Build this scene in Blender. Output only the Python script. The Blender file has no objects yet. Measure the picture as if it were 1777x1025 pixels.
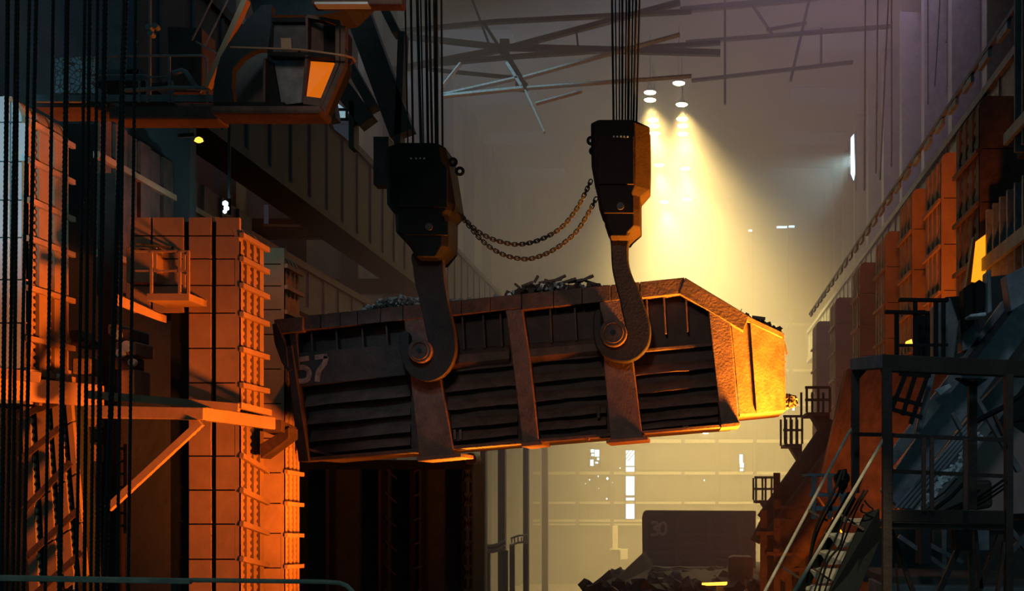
import bpy, bmesh, math, random
from mathutils import Vector, Matrix
random.seed(7)
S = bpy.context.scene
C = S.collection
E = 9.0                      # eye height over the hall floor
F, CX, CY = 2000.0, 1200.0, 850.0

def P(px, py, Y):
    return Vector(((px-CX)/F*Y, Y, (CY-py)/F*Y + E))

# ------------------------------------------------------------------ camera
cam = bpy.data.cameras.new('camera'); co = bpy.data.objects.new('camera', cam); C.objects.link(co)
co.location = (0, 0, E); co.rotation_euler = (math.pi/2, 0, 0)
cam.sensor_width = 36; cam.lens = F/1777*36
cam.shift_x = (888.5-CX)/1777; cam.shift_y = (CY-512.5)/1777
cam.clip_start = .1; cam.clip_end = 500
S.camera = co
# ------------------------------------------------------------------ world, exposure
w = bpy.data.worlds.new('world'); S.world = w; w.use_nodes = True
bg = w.node_tree.nodes['Background']; bg.inputs[0].default_value = (.13, .30, .34, 1); bg.inputs[1].default_value = .22
S.view_settings.view_transform = 'Standard'; S.view_settings.look = 'None'
S.view_settings.exposure = 0.0; S.view_settings.gamma = 1.0
S.view_settings.use_curve_mapping = False
cy = S.cycles
cy.max_bounces = 5; cy.diffuse_bounces = 3; cy.glossy_bounces = 2; cy.volume_bounces = 1
cy.transparent_max_bounces = 6; cy.sample_clamp_indirect = 4; cy.sample_clamp_direct = 0
cy.use_denoising = True; cy.caustics_reflective = False; cy.caustics_refractive = False

def light(kind, name, loc, aim, power, color, size=1.0, angle=60, blend=.6, sizey=None, radius=.3):
    d = bpy.data.lights.new(name, kind); d.energy = power; d.color = color
    if kind == 'AREA':
        d.shape = 'RECTANGLE'; d.size = size; d.size_y = sizey or size
    else:
        d.shadow_soft_size = radius
        if kind == 'SPOT': d.spot_size = math.radians(angle); d.spot_blend = blend
    o = bpy.data.objects.new(name, d); C.objects.link(o); o.location = loc
    o.rotation_euler = (Vector(aim)-Vector(loc)).to_track_quat('-Z', 'Y').to_euler()
    return o
ORANGE = (1, .205, .014)
# furnace glow below the frame, split into unseen lights aimed part by part
light('AREA', 'unseen_furnace_glow', (2.9, 22.45, 6.7), (1.7, 22.9, 10.6), 1900, (1, .30, .015), .7).data.spread = math.radians(52)
light('AREA', 'unseen_furnace_glow', (-3.7, 23.7, 6.0), (-4.6, 23.8, 11), 260, (1, .27, .015), .8).data.spread = math.radians(44)
light('AREA', 'unseen_furnace_glow', (3.3, 22.5, 6.2), (-1.5, 23, 10.5), 900, ORANGE, 1.1).data.spread = math.radians(115)
light('AREA', 'unseen_furnace_glow', (2.6, 15.8, 5.5), (-11, 17.8, 10.6), 500, ORANGE, 1.2).data.spread = math.radians(48)
light('AREA', 'unseen_furnace_glow', (-2.5, 22.4, 4.6), (-9.4, 25.6, 9), 260, ORANGE, 1.0).data.spread = math.radians(44)  # added orange fill for the shorter tower
light('AREA', 'unseen_furnace_glow', (4.3, 33, 3.0), (8, 36, 14), 470, (1, .22, .02), 2.5)
light('AREA', 'unseen_furnace_glow', (4.3, 46, 3.0), (8, 50, 14), 420, (1, .25, .03), 2.5)
# side window daylight on the cyan tower front, plus added fill spots
light('SPOT', 'daylight', (-3, 1, 19), (-1.6, 23, 10.6), 3000, (1, .74, .62), angle=30, blend=.7, radius=1.2)  # added warm fill spot on the front of the box
light('SPOT', 'daylight', (-4, 6, 21), (-6.3, 23, 11.4), 3000, (.6, .85, 1), angle=11, blend=.8, radius=.8)  # unseen narrow spot for cold highlights on the box end
light('SPOT', 'daylight', (-6, 4, 10.5), (-12, 19, 14.6), 6500, (.34, .80, 1), angle=19, blend=.9, radius=.3)
light('SPOT', 'daylight', (0, 1, 17), (5.5, 14, 9), 800, (.78, .86, 1), angle=38, blend=.7, radius=1.0)  # added cool fill on the structure around the portal
light('SPOT', 'added_warm_fill', (-4, 16.4, 19.5), (-8.9, 25.5, 12.2), 1800, (1, .26, .04), angle=17, blend=.6, radius=.2)  # added orange fill aimed at the shorter tower, no lamp there
light('SPOT', 'added_warm_fill', (1.0, 5.5, 13.5), (1.15, 10.1, 8.2), 1000, (1, .80, .48), angle=15, radius=.15)  # added warm fill that brightens the stair treads
# high bay lamps, in two rows under the roof
LAMPS = [(1128,160,71),(1128,173,72.5),(1133,208,76),(1135,218,77.5),(1136,231,79.5),(1144,286,86),
         (1178,144,69.5),(1183,181,73),(1184,206,75.5),(1185,218,77),(1185,232,79),(1189,292,87),(1153,350,96),(1192,345,95)]
for i, (a, b, Y) in enumerate(LAMPS):
    p = P(a, b, Y)
    if i in (1,3,5,7,9,11,12):
        light('SPOT', 'high_bay_lamp_light', p-Vector((0,0,.5)), (p.x+6.5, Y+11, 0), 44000, (1, .70, .23), angle=92, blend=.9, radius=.4)
# the cold lamp glare at the end of the side wall
light('SPOT', 'daylight', P(1484, 270, 74), P(1330, 380, 74), 5000, (.6, .95, .95), angle=80, blend=.8, radius=.3)
light('SPOT', 'daylight', (-5, 10, 25), (-16.5, 34, 23), 7000, (.4, .75, 1), angle=46, blend=.8, radius=1.0)  # added cold spot that turns the dark upper wall bluish
light('SPOT', 'daylight', (-13, 30, 27), P(850, 150, 44), 4000, (.5, .95, 1), angle=30, blend=.8, radius=.5)  # added cold spot that brightens the lower roof truss
light('AREA', 'skylight_fill', (6, 62, 36), (4, 70, 0), 1650, (.78, .55, .84), 16, sizey=30)  # added overhead fill, tinted to turn the haze purple
light('AREA', 'skylight_fill', (-12, 66, 35), (-6, 64, 0), 600, (.42, .68, 1), 6, sizey=20)  # added overhead fill, tinted to turn the haze blue

# ------------------------------------------------------------------ materials
def mat(name, col, rough=.6, metal=0.0, var=.35, scale=3.0, bump=.25, col2=None, spec=.4):
    m = bpy.data.materials.new(name); m.use_nodes = True; nt = m.node_tree; n = nt.nodes; l = nt.links
    b = n['Principled BSDF']; b.inputs['Roughness'].default_value = rough; b.inputs['Metallic'].default_value = metal
    b.inputs['Specular IOR Level'].default_value = spec
    tc = n.new('ShaderNodeTexCoord'); ns = n.new('ShaderNodeTexNoise'); ns.inputs['Scale'].default_value = scale
    ns.inputs['Detail'].default_value = 6; ns.inputs['Roughness'].default_value = .65
    l.new(tc.outputs['Object'], ns.inputs['Vector'])
    r = n.new('ShaderNodeValToRGB'); r.color_ramp.elements[0].position = .32; r.color_ramp.elements[1].position = .7
    c2 = col2 or tuple(c*(1-var) for c in col)
    r.color_ramp.elements[0].color = (*c2, 1); r.color_ramp.elements[1].color = (*[min(1, c*(1+var*.5)) for c in col], 1)
    l.new(ns.outputs['Fac'], r.inputs[0]); l.new(r.outputs[0], b.inputs['Base Color'])
    if bump:
        ns2 = n.new('ShaderNodeTexNoise'); ns2.inputs['Scale'].default_value = scale*7; ns2.inputs['Detail'].default_value = 4
        l.new(tc.outputs['Object'], ns2.inputs['Vector'])
        bp = n.new('ShaderNodeBump'); bp.inputs['Strength'].default_value = bump; bp.inputs['Distance'].default_value = .03
        l.new(ns2.outputs['Fac'], bp.inputs['Height']); l.new(bp.outputs[0], b.inputs['Normal'])
    return m
def emit(name, col, s):
    m = bpy.data.materials.new(name); m.use_nodes = True; n = m.node_tree.nodes
    b = n['Principled BSDF']; b.inputs['Base Color'].default_value = (0, 0, 0, 1)
    b.inputs['Emission Color'].default_value = (*col, 1); b.inputs['Emission Strength'].default_value = s
    return m
M = dict(
    steel=mat('dark_steel', (.035,.032,.03), .55, .3),
    black=mat('black_steel', (.009,.0115,.012), .7, 0, spec=.12),
    rope=mat('greased_rope', (.013,.0125,.012), .45, .3, bump=0),
    rust=mat('rusty_plate', (.10,.055,.042), .7, .1, col2=(.04,.026,.02)),
    rust_dark=mat('sooty_plate', (.044,.028,.023), .65, .1, col2=(.02,.014,.012)),
    strap=mat('worn_rust_strap', (.13,.075,.055), .62, .1, col2=(.06,.035,.026)),
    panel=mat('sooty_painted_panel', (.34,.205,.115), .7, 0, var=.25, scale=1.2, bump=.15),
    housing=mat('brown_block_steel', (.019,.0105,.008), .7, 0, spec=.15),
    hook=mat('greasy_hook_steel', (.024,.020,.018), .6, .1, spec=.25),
    panel_lit=mat('lit_panel', (.50,.60,.62), .5, 0, var=.15, scale=1.2, bump=.1),  # bluish white copy of the panel, daylight put into its colour
    dark=mat('soot_and_shade', (.026,.030,.032), .9, 0),
    grey=mat('dusty_steel', (.17,.18,.19), .6, .1, col2=(.07,.08,.085)),
    bluegrey=mat('dusty_blue_steel', (.20,.23,.26), .55, .1, col2=(.10,.12,.14)),
    dust=mat('pale_dust_and_light', (.5,.58,.62), .9, 0, scale=12),
    wall=mat('corrugated_wall', (.10,.082,.07), .85, 0, scale=.6),
    wall_dark=mat('sooty_wall', (.05,.05,.05), .9, 0, scale=.6),
    pinkwall=mat('pinkish_grey_plate', (.34,.24,.22), .8, 0, scale=1),
    floor=mat('dusty_floor', (.20,.15,.11), .9, 0, scale=.4, bump=.4),
    tread=mat('worn_tread', (.5,.44,.33), .6, .1, scale=8),
    paint=mat('stencil_paint', (.30,.20,.16), .8, 0, scale=6, col2=(.12,.07,.05)),
    board=None,
    chip=mat('bright_scrap', (.55,.62,.66), .35, .6, scale=20),
    scrap=mat('rusty_scrap', (.10,.075,.06), .6, .4, scale=8),
    hot=emit('furnace_fire', (1,.28,.01), 1.6),
    hotspot=emit('hot_metal', (1,.42,.04), 3.0),
    lamp=emit('lamp_glow', (1,.86,.42), 40),
    day=emit('daylight_pane', (.62,.93,1), 3.2),
    day_dim=emit('dim_daylight_pane', (.38,.62,.70), .55),
    sky_dim=emit('dim_skylight', (.45,.47,.60), .04),
    cab_reflection=emit('cab_window_reflection', (1,.20,.006), .62),  # orange reflection on the cab window, put in as emission
    glass=mat('cab_glass', (.07,.06,.055), .22, 0, spec=.6, bump=0, scale=5),
    glass_lit=mat('lit_cab_glass', (.55,.45,.35), .35, 0, var=.2, bump=0, scale=4),  # paler copy of the cab glass, reflection put into its colour
)
# notice board: worn red lettering too faint to read
def board_mat():
    m = mat('notice_board', (.45,.52,.6), .7, 0); nt = m.node_tree; n = nt.nodes; l = nt.links
    b = n['Principled BSDF']; tc = n.new('ShaderNodeTexCoord'); v = n.new('ShaderNodeTexVoronoi'); v.feature = 'DISTANCE_TO_EDGE'; v.inputs['Scale'].default_value = 16
    l.new(tc.outputs['Object'], v.inputs['Vector'])
    r = n.new('ShaderNodeValToRGB'); r.color_ramp.elements[0].position = .06; r.color_ramp.elements[1].position = .1
    r.color_ramp.elements[0].color = (.26,.13,.10,1); r.color_ramp.elements[1].color = (.50,.60,.70,1)
    l.new(v.outputs['Distance'], r.inputs[0]); l.new(r.outputs[0], b.inputs['Base Color'])
    return m
M['board'] = board_mat()

# ------------------------------------------------------------------ builders
OFF = {}
class MB:
    def __init__(s): s.v = []; s.f = []
    def add(s, vs, fs):
        k = len(s.v); s.v += [Vector(x) for x in vs]; s.f += [tuple(i+k for i in q) for q in fs]; return s
    def box(s, a, b):
        x0,y0,z0 = a; x1,y1,z1 = b
        return s.add([(x0,y0,z0),(x1,y0,z0),(x1,y1,z0),(x0,y1,z0),(x0,y0,z1),(x1,y0,z1),(x1,y1,z1),(x0,y1,z1)],
            [(0,3,2,1),(4,5,6,7),(0,1,5,4),(1,2,6,5),(2,3,7,6),(3,0,4,7)])
    def beam(s, a, b, w, h=None, up=None):
        a = Vector(a); b = Vector(b); h = h or w; d = (b-a).normalized()
        up = Vector(up) if up else (Vector((0,0,1)) if abs(d.z) < .9 else Vector((0,1,0)))
        sd = d.cross(up).normalized(); u = sd.cross(d).normalized()
        q = [(-1,-1),(1,-1),(1,1),(-1,1)]
        vs = [p + sd*(i*w/2) + u*(j*h/2) for p in (a, b) for i, j in q]
        return s.add(vs, [(0,1,2,3)[::-1],(4,5,6,7),(0,1,5,4),(1,2,6,5),(2,3,7,6),(3,0,4,7)])
    def prism(s, poly, off):          # poly: 3D points, off: vector; poly seen from the front
        n = len(poly); off = Vector(off)
        vs = [Vector(p) for p in poly] + [Vector(p)+off for p in poly]
        return s.add(vs, [tuple(range(n)), tuple(range(2*n-1, n-1, -1))] + [(i, i+n, (i+1) % n+n, (i+1) % n) for i in range(n)])
    def tube(s, pts, r, n=8, closed=False, r2=None):
        pts = [Vector(p) for p in pts]; k = len(pts); rings = []; prev = None
        for i, p in enumerate(pts):
            if closed: t = pts[(i+1) % k]-pts[i-1]
            else: t = pts[min(i+1, k-1)]-pts[max(i-1, 0)]
            t.normalize()
            if prev is None:
                u = t.orthogonal().normalized()
            else:
                u = (prev - t*prev.dot(t)); u = u.normalized() if u.length > 1e-6 else t.orthogonal().normalized()
            prev = u; v = t.cross(u); rr = r if r2 is None else r+(r2-r)*i/(k-1)
            rings.append([p + (u*math.cos(a)+v*math.sin(a))*rr for a in [2*math.pi*j/n for j in range(n)]])
        vs = [x for q in rings for x in q]; fs = []
        for i in range(k if closed else k-1):
            for j in range(n):
                a = i*n+j; b = i*n+(j+1) % n; c = ((i+1) % k)*n
                fs.append((a, b, c+(j+1) % n, c+j))
        if not closed: fs += [tuple(range(n))[::-1], tuple((k-1)*n+j for j in range(n))]
        return s.add(vs, fs)
    def loft(s, rings):
        n = len(rings[0]); vs = [Vector(x) for q in rings for x in q]; fs = []
        for i in range(len(rings)-1):
            for j in range(n): fs.append((i*n+j, i*n+(j+1) % n, (i+1)*n+(j+1) % n, (i+1)*n+j))
        fs += [tuple(range(n))[::-1], tuple((len(rings)-1)*n+j for j in range(n))]
        return s.add(vs, fs)
    def build(s, name, m, parent=None, smooth=False, bevel=0, local=False):
        me = bpy.data.meshes.new(name)
        if parent is not None: off = Vector((0,0,0)) if local else OFF.get(parent.name, Vector((0,0,0)))
        else:
            lo = [min(v[i] for v in s.v) for i in range(3)]; hi = [max(v[i] for v in s.v) for i in range(3)]
            off = Vector(((lo[0]+hi[0])/2, (lo[1]+hi[1])/2, lo[2]))
        me.from_pydata([tuple(v-off) for v in s.v], [], s.f); me.update()
        bm = bmesh.new(); bm.from_mesh(me); bmesh.ops.recalc_face_normals(bm, faces=bm.faces); bm.to_mesh(me); bm.free()
        me.materials.append(M[m])
        if smooth:
            me.shade_smooth()
            try: me.set_sharp_from_angle(angle=math.radians(38))
            except Exception: pass
        o = bpy.data.objects.new(name, me); C.objects.link(o)
        if parent is not None: o.parent = parent
        else: o.location = off
        OFF[o.name] = off
        if bevel:
            b = o.modifiers.new('bevel', 'BEVEL'); b.width = bevel; b.segments = 2; b.limit_method = 'ANGLE'
        return o
def tag(o, label=None, cat=None, group=None, kind=None):
    if label: o['label'] = label
    if cat: o['category'] = cat
    if group: o['group'] = group
    if kind: o['kind'] = kind
    return o
def thing(name, loc, label, cat, group=None, rot=(0,0,0)):
    o = bpy.data.objects.new(name, None); C.objects.link(o); o.location = loc; o.rotation_euler = rot
    o.empty_display_size = .2; OFF[o.name] = Vector(loc); return tag(o, label, cat, group)
def copy_tree(o, parent=None):
    c = o.copy(); C.objects.link(c); c.parent = parent
    for ch in list(o.children): copy_tree(ch, c)
    OFF[c.name] = OFF.get(o.name, Vector((0,0,0))); return c
def struct(o, kind='structure'): o['kind'] = kind; return o
def quad(m, pts, Y, Y2=None, th=.1):   # px polygon on plane Y given thickness
    m.prism([P(x, y, Y) for x, y in pts], (0, th, 0)); return m
def catmull(pts, n=6):
    out = []; k = len(pts)
    for i in range(k):
        p0, p1, p2, p3 = pts[i-1], pts[i], pts[(i+1) % k], pts[(i+2) % k]
        for j in range(n):
            t = j/n
            out.append(tuple(.5*((2*p1[a])+(-p0[a]+p2[a])*t+(2*p0[a]-5*p1[a]+4*p2[a]-p3[a])*t*t+(-p0[a]+3*p1[a]-3*p2[a]+p3[a])*t**3) for a in (0,1)))
    return out

# ================================================================== SETTING
m = MB(); m.box((-30,-12,-.4), (24,118,0)); struct(m.build('floor', 'floor'))
ROOF = E+28
m = MB(); m.box((-24,20,ROOF), (20,118,ROOF+.4)); ceil = struct(m.build('ceiling', 'wall_dark'))
for i, Y in enumerate((70, 80, 90, 100)):
    for X in (-14, 9):
        m = MB(); m.box((X-2,Y,ROOF-.06), (X+3,Y+3.4,ROOF-.01)); m.build('skylight_pane', 'sky_dim', ceil)
m = MB(); m.box((-17.5,20,0), (-17,118,ROOF)); wl = struct(m.build('wall_left', 'wall_dark'))
for i in range(12):
    Y = 26+i*7.5
    m = MB(); m.box((-17,Y,0), (-16.2,Y+.9,ROOF)); m.build('column', 'steel', wl)
m = MB(); m.box((13.5,14,0), (14,118,ROOF)); wr = struct(m.build('wall_right', 'wall_dark'))
for i in range(14):
    Y = 22+i*6.4
    m = MB(); m.box((12.2,Y,0), (13.5,Y+.8,ROOF)); m.build('column', 'grey', wr)
for Y, z0, z1 in ((70, 30, 35), (80, 30, 35), (60, 30, 35)):
    m = MB(); m.box((13.4,Y,z0), (13.46,Y+6,z1)); f = m.build('window', 'sky_dim', wr)
    m = MB()
    for k in range(5): m.box((13.3,Y+k*1.5-.06,z0), (13.4,Y+k*1.5+.06,z1))
    m.box((13.3,Y,(z0+z1)/2-.08), (13.4,Y+6,(z0+z1)/2+.08)); m.build('glazing_bar', 'steel', f)
YW = 110.0
m = MB(); m.box((-18,YW+.6,0), (16,YW+1,ROOF)); wf = struct(m.build('wall_far', 'wall'))
# horizontal girts, columns, sheets on the far wall
def pbox(mm, x0, y0, x1, y1, Y, th):
    a = P(x0, y1, Y); b = P(x1, y0, Y); mm.box((a.x, Y, a.z), (b.x, Y+th, b.z)); return mm
for (x0, y0, x1, y1) in ((925,762,1436,768),(925,818,1436,823),(925,870,1436,874),(925,901,1436,905),(925,908,1200,911),(925,700,1436,704),(925,640,1436,644),(925,560,1436,564)):
    pbox(MB(), x0, y0, x1, y1, YW-.1, .7).build('girt', 'tread', wf)
for x in (940, 1002, 1062, 1185, 1244, 1310, 1372):
    pbox(MB(), x-3, 400, x+3, 995, YW-.2, .8).build('column', 'wall', wf)
x = 945
while x < 1430:
    for (y0, y1) in ((825,868),(876,900),(771,815)):
        if not (1083 < x+9 < 1104 or 1020 < x+9 < 1044 or 1278 < x+9 < 1296) or y0 == 876 and not (1083 < x+9 < 1104):
            pbox(MB(), x+.6, y0, x+18.4, y1, YW+.25+.12*(int(x) % 3), .3).build('sheet', 'wall', wf)
    x += 19
for k in range(14):
    pbox(MB(), 1110+k*17, 742, 1125+k*17, 760, YW+.1, .3).build('sheet', 'wall', wf)
tag(pbox(MB(), 1220, 747, 1229, 752, YW-.3, .1).build('lamp', 'lamp', wf), 'small lit lamp')
def window(n, rects, m='day', bars=()):
    m0 = MB()
    x0 = min(r[0] for r in rects); x1 = max(r[2] for r in rects); y0 = min(r[1] for r in rects); y1 = max(r[3] for r in rects)
    for (a, b, c, d) in ((x0-2, y0-2, x0, y1+2), (x1, y0-2, x1+2, y1+2), (x0, y0-2, x1, y0), (x0, y1, x1, y1+2)):
        pbox(m0, a, b, c, d, YW-.1, .5)
    f = struct(m0.build('window_%d' % n, 'steel'))
    for r in rects: pbox(MB(), *r, YW+.05, .05).build('pane', m, f)
    for b in bars:
        mm = MB(); mm.beam(P(b[0], b[1], YW-.02), P(b[2], b[3], YW-.02), .12, .05); mm.build('bar', 'steel', f)
window(1, [(1025,779,1031,785),(1032,780,1040,792),(1026,787,1031,791),(1024,797,1030,808),(1033,801,1038,804),(1036,794,1040,798)])
window(2, [(1086,781,1101,808),(1086,810,1101,818),(1086,826,1101,859),(1086,863,1101,868),(1086,873,1101,900)],
       bars=((1086,790,1092,781),(1086,797,1098,781),(1089,800,1101,786)))
window(3, [(1283,788,1289,803),(1284,803,1291,811),(1284,813,1290,817)])
pbox(MB(), 1348, 392, 1366, 395, YW-.2, .2).build('daylight_slot', 'day', wf); pbox(MB(), 1369, 391, 1379, 394, YW-.2, .2).build('daylight_slot', 'day', wf); pbox(MB(), 1299, 398, 1305, 401, YW-.2, .2).build('daylight_slot', 'day', wf)
window(4, [(1370,694,1378,702),(1371,706,1379,712)])
for i, (x, y, r) in enumerate(((1054,830,2.6),(1023,832,1.4),(1038,826,1.3),(1076,812,1.3),(1053,865,1.6),(1222,833,1.6),(1016,839,1),(1063,837,1),(1039,847,.9),(960,1017,2.2),(933,1018,1))):
    c = P(x, y, YW-.3); rr = r*YW/F; mm = MB()
    mm.prism([c+Vector((math.cos(a)*rr*.8, 0, math.sin(a)*rr)) for a in [k*math.pi/4 for k in range(8)]], (0,.06,0)); mm.build('daylight_hole', 'day', wf)
# side window slit that glares in the haze
mm = MB(); mm.prism([P(1477,238,76),P(1482,232,76),P(1484,300,76),P(1482,312,76),P(1477,300,76)], (0,.2,0))
f = struct(mm.build('window_5', 'day')); 
mm = MB(); pbox(mm, 1472, 245, 1474, 310, 76, .2); pbox(mm, 1466, 262, 1474, 264, 76, .2); pbox(mm, 1484.5, 225, 1487, 330, 76, .3); mm.build('frame', 'steel', f)
# haze that fills the far half of the hall
hm = bpy.data.materials.new('haze'); hm.use_nodes = True; nt = hm.node_tree; nt.nodes.clear()
ou = nt.nodes.new('ShaderNodeOutputMaterial'); vs = nt.nodes.new('ShaderNodeVolumeScatter')
vs.inputs['Color'].default_value = (.95,.89,.82,1); vs.inputs['Density'].default_value = .017; vs.inputs['Anisotropy'].default_value = .15
nt.links.new(vs.outputs[0], ou.inputs['Volume']); M['haze'] = hm
m = MB(); m.box((-16.15,35,.05), (12.15,109,ROOF-.1)); tag(m.build('haze', 'haze'), 'smoky haze hanging in the far half of the hall', 'haze', kind='stuff')

# ------------------------------------------------------------------ runway girders (long, over the side aisles)
def runway(x, z, h, y0, y1, sgn, name, label, mt):
    t = thing(name, (x, y0, z-h), label, 'girder')
    MB().box((x-.25 if sgn < 0 else x, y0, z-h), (x if sgn < 0 else x+.25, y1, z)).build('web', mt, t)
    a, b = (x-1.1, x+.12) if sgn < 0 else (x-.12, x+1.1)
    MB().box((a, y0, z-.12), (b, y1, z+.12)).build('top_flange', mt, t)
    MB().box((a, y0, z-h-.12), (b, y1, z-h+.12)).build('bottom_flange', mt, t)
    Y = y0+1
    while Y < y1:
        xx = x if sgn < 0 else x-.05
        MB().box((xx, Y, z-h+.1), (xx+.05, Y+.1, z-.1)).build('stiffener', mt, t); Y += 1.7
    return t
runway(-12.0, E+12.2, 3.2, 25, 72, -1, 'crane_runway_girder', 'long dark overhead girder sloping away behind the crane cab towards the haze', 'black')
runway(-13.2, E+7.6, 1.5, 25, 50, -1, 'crane_runway_girder', 'lower rust coloured girder running back behind the tall panelled tower', 'rust')
g_ = bpy.data.objects['crane_runway_girder.001']
for Y in (26, 34, 42): MB().box((-17, Y, E+6.2), (-13.4, Y+.4, E+6.8)).build('bracket', 'steel', g_)
g_ = bpy.data.objects['crane_runway_girder']
for Y in (30, 42, 54, 66): MB().box((-17, Y, E+9.2), (-12.2, Y+.4, E+9.9)).build('bracket', 'steel', g_)
runway(8.9, E+12.0, 2.2, 22, 88, 1, 'crane_runway_girder', 'long girder rising above the row of furnace towers in the purple haze', 'grey')

# ------------------------------------------------------------------ panelled towers
def tower(label, xl, xr, yt, yb, Yf, Yb, cols, seams, strips, rungs, R=.42, sx=1, name='panelled_tower', pm='panel', teeth=True, group=None, hook=True, front='panel', cut=None, tpitch=.125):
    a = P(xl, yb, Yf); b = P(xr, yt, Yf); z0, z1 = a.z, b.z
    t = thing(name, ((a.x+b.x)/2, (Yf+Yb)/2, z0), label, 'tower', group)
    xe = b.x if sx > 0 else a.x; xo = a.x if sx > 0 else b.x
    def arc(x, r, zt, n=7):  # from side to top
        return [(x - sx*r + sx*r*math.cos(q), zt - r + r*math.sin(q)) for q in [math.pi/2*i/n for i in range(n+1)]]
    g = .07
    prof = [(xe-sx*g, z0)] + arc(xe-sx*g, R, z1-g) + [(xo, z1-g), (xo, z0)]
    if cut: prof = [(xe-sx*g, z0)] + arc(xe-sx*g, R, z1-g) + [(P(cut[0],0,Yf).x+.02, z1-g), (P(cut[0],0,Yf).x+.02, P(0,cut[2],Yf).z), (P(cut[1],0,Yf).x+.02, P(0,cut[2],Yf).z), (P(cut[1],0,Yf).x+.02, z0)]
    MB().prism([Vector((x, Yf+g, z)) for x, z in prof], (0, Yb-Yf-g, 0)).build('core', 'black', t)
    ss = [yt]+[s for s in seams if yt < s < yb]+[yb]
    for ci, (c0, c1) in enumerate(cols):
        X0, X1 = P(c0, 0, Yf).x, P(c1, 0, Yf).x
        for i in range(len(ss)-1):
            if cut and c0 < cut[1]-2 and ss[i] > cut[2]-12: continue
            Z1, Z0 = P(0, ss[i], Yf).z-.012, P(0, ss[i+1], Yf).z+.012
            j = random.uniform(-.006, .006)
            corner = (i == 0 and ((sx > 0 and abs(c1-xr) < 1) or (sx < 0 and abs(c0-xl) < 1)))
            if corner and R < Z1-Z0:
                ap = [(x, z) for x, z in arc(xe, R, Z1, 5)]
                other = X0 if sx > 0 else X1
                poly = [(xe, Z0)] + ap + ([(other, Z1)] if abs(ap[-1][0]-other) > .02 else []) + [(other, Z0)]
            else: poly = [(X0, Z0), (X1, Z0), (X1, Z1), (X0, Z1)]
            MB().prism([Vector((x, Yf+j, z)) for x, z in poly], (0, g+.01, 0)).build('panel', front, t)
    # strips on the side face, bending over the rounded shoulder
    Rr = min(R, z1-z0-.1)
    for (f0, f1) in strips:
        Y0, Y1 = Yf+(Yb-Yf)*f0, Yf+(Yb-Yf)*f1
        outer = [(xe, z0)] + arc(xe, Rr, z1, 9); inner = [(xe-sx*.07, z0)] + arc(xe-sx*.07, Rr-.07, z1-.07, 9)
        poly = outer + inner[::-1]; mm = MB(); n = len(outer)
        for i in range(n-1):
            q = [outer[i], outer[i+1], inner[i+1], inner[i]]
            mm.prism([Vector((x, Y0, z)) for x, z in q], (0, Y1-Y0, 0))
        mm.build('side_strip', pm, t)
    if teeth:
        mm = MB()
        for i in range(len(strips)-1):
            Yc = Yf+(Yb-Yf)*strips[i][1]; r = (strips[i+1][0]-strips[i][1])*(Yb-Yf)*.5; z = z0+.1
            while z < z1-R:
                pts = [Vector((xe-sx*.045, Yc+r*math.sin(q), z+tpitch*.33*math.cos(q))) for q in [math.pi*k/5 for k in range(6)]]
                mm.prism(pts, (sx*.04, 0, 0)); z += tpitch
        tag(mm.build('tooth', pm, t), kind='stuff')
    for r in rungs:      # (py at front, extra drop at the back in px)
        py, drop = r if isinstance(r, tuple) else (r, 0)
        p = P(xr if sx > 0 else xl, py, Yf); q = Vector((xe, Yb+.08, p.z - drop*Yb/F))
        p = Vector((xe+sx*.05, Yf-.02, p.z)); q.x = xe+sx*.05
        MB().beam(p, q, .07, .09).build('rung', pm, t)
    return t

SEAM_A = [409,449,495,543,604,664,727,791,850,909,970]
tower('tall rust lit panelled tower with stepped upper part behind the orange gantry', 226, 415, 376, 1060, 20, 21.15,
      [(226,261),(265,318),(328,366),(375,415)], SEAM_A, [(0,.16),(.30,.44),(.58,.70),(.84,1)],
      [408,449,495,545,606,668,(790,24),(850,22),(908,20),(969,18)], cut=(226,291,540))
tower('shorter panelled tower just behind the tall one, with rounded shoulder', 440, 493, 429, 1060, 25.5, 26.5,
      [(440,493)], [458,496,537,580,640,700,760,820,873,925,985], [(0,.2),(.35,.5),(.62,.75),(.86,1)],
      [461,498,541,(818,4),(873,4),(928,4),(983,4)])
tower('panelled tower lit white and cyan on its front, orange on its side', -60, 45, 166, 700, 19, 20.3,
      [(-60,-28),(-24,16),(20,45)], [212,280,347,412,485,560,640], [(0,.16),(.30,.52),(.66,.86),(.97,1.0)],
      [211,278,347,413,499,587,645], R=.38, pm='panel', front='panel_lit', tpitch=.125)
# inclined lower casing under the white tower
t = thing('sloping_casing', P(80, 1060, 19.5), 'leaning orange panelled casing crossed by diagonal bars below the white fronted tower', 'casing')
quad(MB(), [(37,700),(118,690),(150,1060),(52,1060)], 19.75, th=.6).build('core', 'dark', t)
def xs(f, y):  # strip x at height y
    a = 37+(118-37)*f; b = 52+(150-52)*f; return a+(b-a)*(y-700)/360
brk = [700,790,880,965,1060]
for (f0, f1) in ((0,.16),(.30,.50),(.62,.78),(.9,1)):
    for i in range(4):
        y0, y1 = brk[i]+2, brk[i+1]-2
        quad(MB(), [(xs(f0,y0),y0-f0*60),(xs(f1,y0),y0-f1*60),(xs(f1,y1),y1-f1*60),(xs(f0,y1),y1-f0*60)], 19.65, th=.1).build('side_strip', 'panel', t)
mm = MB()
for f in (.16, .50, .78):
    y = 660
    while y < 1050:
        c = P(xs(f, y)+1, y-f*60+40, 19.68); mm.prism([c+Vector((.055*math.sin(q), 0, .055*math.cos(q))) for q in [math.pi*k/5 for k in range(6)]], (0,.06,0)); y += 13
tag(mm.build('tooth', 'panel_lit', t), kind='stuff')
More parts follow.
